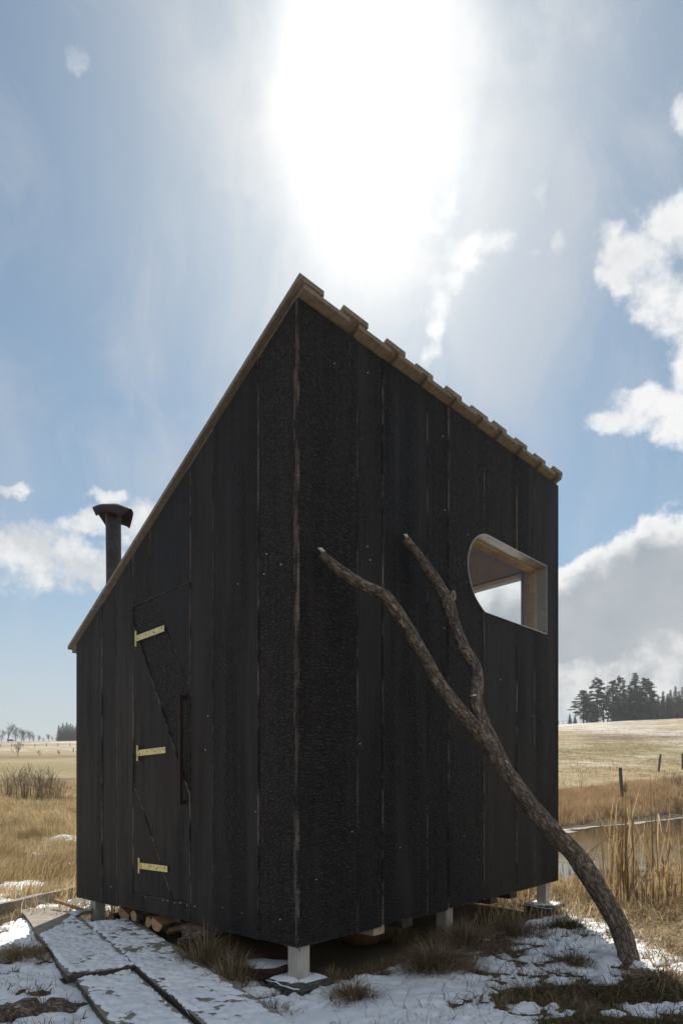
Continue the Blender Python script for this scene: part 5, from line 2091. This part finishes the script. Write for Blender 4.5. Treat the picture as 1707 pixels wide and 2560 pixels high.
def conifer_mesh(kind, height, seed):
    """trunk and crown meshes of one conifer, built at the origin"""
    rnd = np.random.default_rng(seed)
    tb_ = MB()
    ln = [0, .3, .6, .85, 1.0]
    r0 = height * 0.016
    wob = [rnd.uniform(-.01, .01) * height for _ in ln]
    tb_.tube([(wob[i] * .6, 0, height * l - 0.3) for i, l in enumerate(ln)], [r0, r0 * .8, r0 * .55, r0 * .25, r0 * .05], 7)
    br = []
    q = []
    V_, T_l = [], []

    def clump(c, rad, n, flat=0.5):
        for _ in range(n):
            d = rnd.normal(0, 1, 3)
            d /= np.linalg.norm(d) + 1e-6
            o_ = np.array(c) + d * rad * rnd.uniform(.2, 1) * np.array([1, 1, flat])
            sz = rad * rnd.uniform(.32, .62)
            a = rnd.normal(0, 1, 3)
            b = rnd.normal(0, 1, 3)
            a[2] *= .5
            b[2] *= .5
            a *= sz / (np.linalg.norm(a) + 1e-6)
            b *= sz / (np.linalg.norm(b) + 1e-6)
            k = len(V_)
            V_.extend([o_ - a * .6, o_ + a * .6 + b * .2, o_ + b])
            T_l.append((k, k + 1, k + 2))
    if kind == 'spruce':
        nw = 26
        for i in range(nw):
            f_ = 0.06 + 0.92 * i / (nw - 1)
            z = height * f_
            rad = height * 0.19 * (1 - f_) ** 0.85 + 0.12
            nb_ = int(5 + 6 * (1 - f_))
            for k in range(nb_):
                a = rnd.uniform(0, 2 * np.pi)
                rr = rad * rnd.uniform(.7, 1.12)
                tipp = np.array([math.cos(a) * rr, math.sin(a) * rr, z - rr * 0.30])
                tb_.tube([(0, 0, z), tuple(tipp * np.array([.55, .55, 1]) + np.array([0, 0, rr * .02])), tuple(tipp)], [.03 * (1 - f_) + .012, .02, .006], 3, cap=False)
                for g in (.35, .62, .88):
                    clump(np.array([0, 0, z]) * (1 - g) + tipp * g, height * 0.040 * (1.25 - .5 * g) * (1.15 - .5 * f_), 16, .55)
    elif kind == 'pine':
        nb_ = 44
        for i in range(nb_):
            f_ = 0.14 + 0.84 * (i / (nb_ - 1)) ** 0.9
            z = height * f_
            prof = 0.20 * math.sin(min(1, (f_ - .15) / .45) * math.pi / 2) * (1 - max(0, f_ - .42) / .66) ** 1.1
            a = i * 2.4 + rnd.uniform(-.5, .5)
            rr = height * prof * rnd.uniform(.55, 1.2) + .2
            rise = rr * rnd.uniform(.05, .35)
            tipp = np.array([math.cos(a) * rr, math.sin(a) * rr, z + rise])
            tb_.tube([(0, 0, z - rr * .1), tuple(tipp * np.array([.5, .5, 1]) - np.array([0, 0, rise * .4])), tuple(tipp)], [.06, .04, .015], 3, cap=False)
            for g in (.55, .78, 1.0):
                if rnd.uniform() < .9:
                    clump(np.array([0, 0, z]) * (1 - g) + tipp * g + rnd.normal(0, .15, 3), height * rnd.uniform(.036, .060) * (1.15 - .45 * f_), 52, .5)
        clump((0, 0, height * .97), height * .035, 30, .9)
    me = bpy.data.meshes.new(kind + '_crown')
    me.from_pydata([tuple(v) for v in V_], [], T_l)
    me.materials.append(M['needle_' + kind])
    mt = bpy.data.meshes.new(kind + '_trunk')
    mt.from_pydata(tb_.v, [], tb_.f)
    mt.materials.append(M['trunk'])
    return mt, me


CM = {('spruce', k): conifer_mesh('spruce', 10, 100 + k) for k in range(4)}
CM.update({('pine', k): conifer_mesh('pine', 10, 200 + k) for k in range(4)})


def conifer(kind, px, py0, py1, label, group, var, wide=1.0, yy=None, back=0.0):
    """py0: foot, py1: top in the photograph"""
    if yy is None:
        p = hit(px, py0)
        p = Vector(((px - CX) / F * (p.y + back), p.y + back, 0))
    else:
        p = Vector(((px - CX) / F * yy, yy, 0))
    p.z = gz(p.x, p.y)
    hgt = EYE + (HY - py1) / F * p.y - p.z
    e = empty(kind + '_tree', p, label, 'tree', group)
    mt, me = CM[(kind, var % 4)]
    s = hgt / 10.0
    for m_, nm in ((mt, 'trunk'), (me, 'crown')):
        o = bpy.data.objects.new(nm, m_)
        COL.objects.link(o)
        o.parent = e
        o.scale = (s * wide, s * wide, s)
        o.rotation_euler = (0, 0, var * 1.7 + px * 0.37)
    return e


# right crest: foot line falls from y 1788 at the right edge to 1812 by the cabin
def crest(px):
    return 1812 - (px - 1388) * 0.072


GR = 'trees on the right crest'
GY_ = 212.0
specs = [('spruce', 1424, 1785, 'smallest spruce, nearest the cabin on the right crest', 0, 1.2), ('spruce', 1437, 1787, 'second small spruce on the right crest', 1, 1.25),
         ('spruce', 1390, 1801, 'tiny spruce peeping out beside the cabin wall', 2, 1.2),
         ('pine', 1458, 1727, 'leftmost broad dark pine of the crest group', 0, 1.5), ('pine', 1466, 1740, 'lower pine filling in behind the leftmost pine', 3, 1.6),
         ('pine', 1492, 1697, 'tall pine with a long bare trunk near the left end', 1, 1.15), ('pine', 1532, 1702, 'slim pine in the middle of the crest group', 2, 0.95),
         ('pine', 1550, 1693, 'slim pine just left of the tallest spruce', 3, 0.9), ('spruce', 1587, 1682, 'tallest spruce with a full conical crown', 3, 1.35),
         ('spruce', 1574, 1712, 'dark spruce pressed against the tallest one', 1, 1.4), ('pine', 1613, 1697, 'pine right of the tallest spruce', 0, 1.1),
         ('spruce', 1603, 1722, 'dark spruce below the right-hand pine', 2, 1.4),
         ('spruce', 1483, 1752, 'low dark spruce at the foot of the tall bare-trunked pine', 0, 1.7), ('pine', 1508, 1738, 'lower pine between the tall pine and the leafless tree', 2, 1.3),
         ('spruce', 1541, 1735, 'dark spruce between the two slim pines', 3, 1.6), ('spruce', 1560, 1728, 'dark spruce left of the tallest spruce', 0, 1.6), ('spruce', 1632, 1738, 'broad low spruce closing the crest group on the right', 1, 1.7),
         ('pine', 1624, 1707, 'last high pine before the row drops', 2, 1.1)]
for (kd, px_, y1, lb, vr, wd) in specs:
    conifer(kd, px_, 0, y1, lb, GR, vr, wd * 1.28, yy=GY_ + (vr * 3.1) % 9)
for i, (px_, y1) in enumerate(((1645, 1740), (1657, 1728), (1668, 1735), (1676, 1724), (1688, 1716), (1697, 1728), (1706, 1717), (1716, 1722), (1728, 1716), (1740, 1722))):
    conifer('spruce', px_, 0, y1, ORD[i] + ' dark spruce from the left in the even row at the right edge', 'spruce row at the right edge', i, 1.15, yy=GY_ + 8 + (i * 5) % 11)
for i, (px_, y1) in enumerate(((1650, 1752), (1662, 1748), (1684, 1744), (1702, 1742), (1636, 1755), (1722, 1740))):
    x = (px_ - CX) / F * (GY_ - 2)
    p = Vector((x, GY_ - 2, gz(x, GY_ - 2)))
    bare_tree('bare_tree', p, EYE + (HY - y1) / F * p.y - p.z, ('widest', 'middle', 'slim', 'rightmost visible', 'leftmost', 'last')[i] + ' grey leafless tree in front of the right-edge spruce row', 'leafless trees on the right crest', 300 + i, .5, 3)
for i, px_ in enumerate(range(1600, 1700, 14)):
    conifer('spruce', px_, 0, 1752 - (i % 3) * 6, ORD[i] + ' short spruce from the left in the dark underwood right of the tallest spruce', 'underwood spruces on the right crest', i + 1, 1.9, yy=GY_ + 14)
x = (1517 - CX) / F * 216
bare_tree('bare_tree', Vector((x, 216, gz(x, 216))), EYE + (HY - 1712) / F * 216 - gz(x, 216), 'thin grey leafless tree between the tall pine and the slim pines', 'leafless trees on the right crest', 333, .4, 4)

# crest fence on the right
cpo = []
for i, px_ in enumerate((1396, 1407, 1428, 1452, 1480, 1510, 1540)):
    y_ = 205.0
    x = (px_ - CX) / F * y_
    cpo.append(fence_post(px_, 0, HY - (gz(x, y_) + 1.15 - EYE) / y_ * F, 0.0, ORD[i] + ' tiny fence post from the cabin along the right crest', 'crest fence posts', r=0.07, yy=y_))
mb = MB()
mb.tube([p - Vector((0, 0, .1)) for p in cpo], 0.03, 4)
tag(mb.build('fence_rail', [M['fence']]), 'thin rail of the fence on the right crest', 'fence rail')

# left skyline
LY = 318.0


def left_tree_pos(px, yy=LY):
    x = (px - CX) / F * yy
    return Vector((x, yy, gz(x, yy)))


for i, (px_, y1, lb, sp, lv) in enumerate(((3, 1822, 'low leafless tree at the left photo edge', .55, 4), (17, 1803, 'tallest leafless tree on the left skyline', .5, 4), (39, 1812, 'second tall leafless tree on the left skyline', .5, 4),
                                           (52, 1822, 'dense brown leafless tree in the left grove', .6, 4), (62, 1820, 'round brown leafless tree in the left grove', .6, 4), (73, 1824, 'outer brown leafless tree of the left grove', .6, 4),
                                           (86, 1834, 'low leafless tree right of the grove', .6, 4), (96, 1837, 'last low leafless tree of the grove', .6, 4), (108, 1843, 'tiny bush on the left skyline', .6, 3),
                                           (123, 1834, 'small lone leafless tree before the dark spruce block', .5, 4), (132, 1839, 'tiny leafless tree touching the spruce block', .5, 3))):
    p = left_tree_pos(px_, LY + (i * 7) % 15)
    h = EYE + (HY - y1) / F * p.y - p.z
    bare_tree('bare_tree', p, h, lb, 'leafless trees on the left skyline', 400 + i, sp, lv, r0=h * .02)
for i, px_ in enumerate(range(147, 216, 5)):
    y1 = (1813, 1818, 1808, 1815, 1806, 1812, 1809)[i % 7]
    conifer('spruce', px_, 0, y1, ORD[i] + ' dark spruce from the left in the tight block left of the cabin', 'spruce block on the left', i, 1.25, yy=LY + (i * 5) % 13)

# mid-distance shrubs on the left
p = hit(45, 1893)
bare_tree('bare_tree', p, EYE + (HY - 1851) / F * p.y - p.z, 'lone spreading leafless tree in the left meadow', None, 501, .62, 4, up=0.1)
p = hit(148, 1890)
bare_tree('shrub', p, EYE + (HY - 1872) / F * p.y - p.z, 'low leafless shrub right of the lone tree', 'meadow shrubs', 502, .6, 3, cat='shrub')
p = hit(100, 1890)
bare_tree('shrub', p, EYE + (HY - 1874) / F * p.y - p.z, 'low leafless shrub between the lone tree and the cabin', 'meadow shrubs', 503, .6, 3, cat='shrub')


def osier(px, py0, py1, n, label, seed, width):
    """upright leafless stems from one rootstock"""
    rnd = random.Random(seed)
    p = hit(px, py0)
    top = EYE + (HY - py1) / F * p.y
    h = top - p.z
    mb = MB()
    for _ in range(n):
        a = rnd.uniform(0, 2 * math.pi)
        r = abs(rnd.gauss(0, .5)) * width
        x, y = p.x + r * math.cos(a), p.y + r * math.sin(a) * .6
        hh = h * rnd.uniform(.45, 1.05)
        lx, ly_ = math.cos(a) * hh * rnd.uniform(0, .28), math.sin(a) * hh * .15
        z = gz(x, y)
        q = [Vector((x, y, z - .05)), Vector((x + lx * .3, y + ly_ * .3, z + hh * .5)), Vector((x + lx, y + ly_, z + hh))]
        mb.tube(q, [.0055 * p.y / 22, .004 * p.y / 22, .002 * p.y / 22], 3, cap=False)
        for _k in range(2):
            f_ = rnd.uniform(.3, .8)
            b_ = q[1].lerp(q[2], f_)
            mb.tube([b_, b_ + Vector((rnd.uniform(-.2, .2) * hh, 0, hh * rnd.uniform(.1, .3)))], [.005 * p.y / 22, .002 * p.y / 22], 3, cap=False)
    o = mb.build('shrub', [M['willow']])
    return tag(o, label, 'shrub', 'meadow shrubs')


osier(25, 2000, 1925, 60, 'upright bare willow thicket at the left photo edge', 71, 1.0)
osier(62, 2006, 1916, 80, 'tallest bare willow thicket in the left meadow', 72, 0.9)
osier(105, 2008, 1922, 100, 'broad bare willow thicket in the left meadow middle', 73, 1.0)
osier(140, 2004, 1945, 60, 'lower bare thicket nearest the cabin', 74, 0.9)
osier(1454, 1972, 1895, 5, 'single thin bare sapling behind the far bank', 75, 0.15)
osier(1690, 1985, 1925, 60, 'tangle of thin bare brambles on the far bank at right', 76, 2.0)

# ------------------------------------------------------------------ cows


def cow(px, py, yaw, label, seed):
    p = hit(px, py)
    mb = MB()
    c, s = math.cos(yaw), math.sin(yaw)

    def T(x, y, z):
        return (p.x + x * c - y * s, p.y + x * s + y * c, p.z + z)
    body = [(-1.05, .95, .10), (-1.0, 1.05, .30), (-.7, 1.05, .38), (-.2, .98, .42), (.35, 1.0, .40), (.75, 1.08, .34), (1.0, 1.12, .22), (1.3, .95, .16), (1.5, .75, .15), (1.68, .55, .09)]
    mb.tube([T(x, 0, z) for x, z, r in body], [r for *_, r in body], 10)
    for lx in (-.8, .7):
        for ly in (-.22, .22):
            mb.tube([T(lx, ly, .95), T(lx + .03, ly, .5), T(lx, ly, .05), T(lx + .05, ly, -.02)], [.15, .08, .06, .07], 6)
    mb.tube([T(-1.05, 0, 1.15), T(-1.15, 0, .9), T(-1.14, 0, .4)], [.04, .025, .04], 5)
    for ly in (-1, 1):
        mb.tube([T(1.38, ly * .12, 1.02), T(1.36, ly * .28, 1.04)], [.05, .02], 5)
    o = mb.build('cow', [M['cow']], None, True)
    tag(o, label, 'cow', 'cows on the left crest')


cow(26, 1857, 0.2, 'dark grazing cow farthest left, below the bare grove', 1)
cow(89, 1852, 3.0, 'dark grazing cow under the low trees right of the grove', 2)
cow(132, 1848.5, 0.3, 'left cow of the pair beside the spruce block', 3)
cow(141, 1848, 2.6, 'right cow of the pair beside the spruce block', 4)
cow(178, 1846.5, 0.1, 'dark cow alone in front of the spruce block', 5)

# ------------------------------------------------------------------ air between here and the hills
hz = MB()
hz.box((0, 245, 24), 1400, 590, 60)
ho = hz.build('haze', [])
hm_ = bpy.data.materials.new('haze_air')
hm_.use_nodes = True
ht = hm_.node_tree
ht.nodes.clear()
hn = NT(ht)
hout = hn.n('ShaderNodeOutputMaterial')
hv_ = hn.n('ShaderNodeVolumePrincipled')
hv_.inputs['Color'].default_value = (0.86, 0.90, 0.95, 1)
hv_.inputs['Density'].default_value = 0.0004
hv_.inputs['Anisotropy'].default_value = 0.2
ht.links.new(hv_.outputs[0], hout.inputs['Volume'])
ho.data.materials.append(hm_)
tag(ho, 'faint pale haze hanging over the meadows and hills', 'haze', kind='stuff')
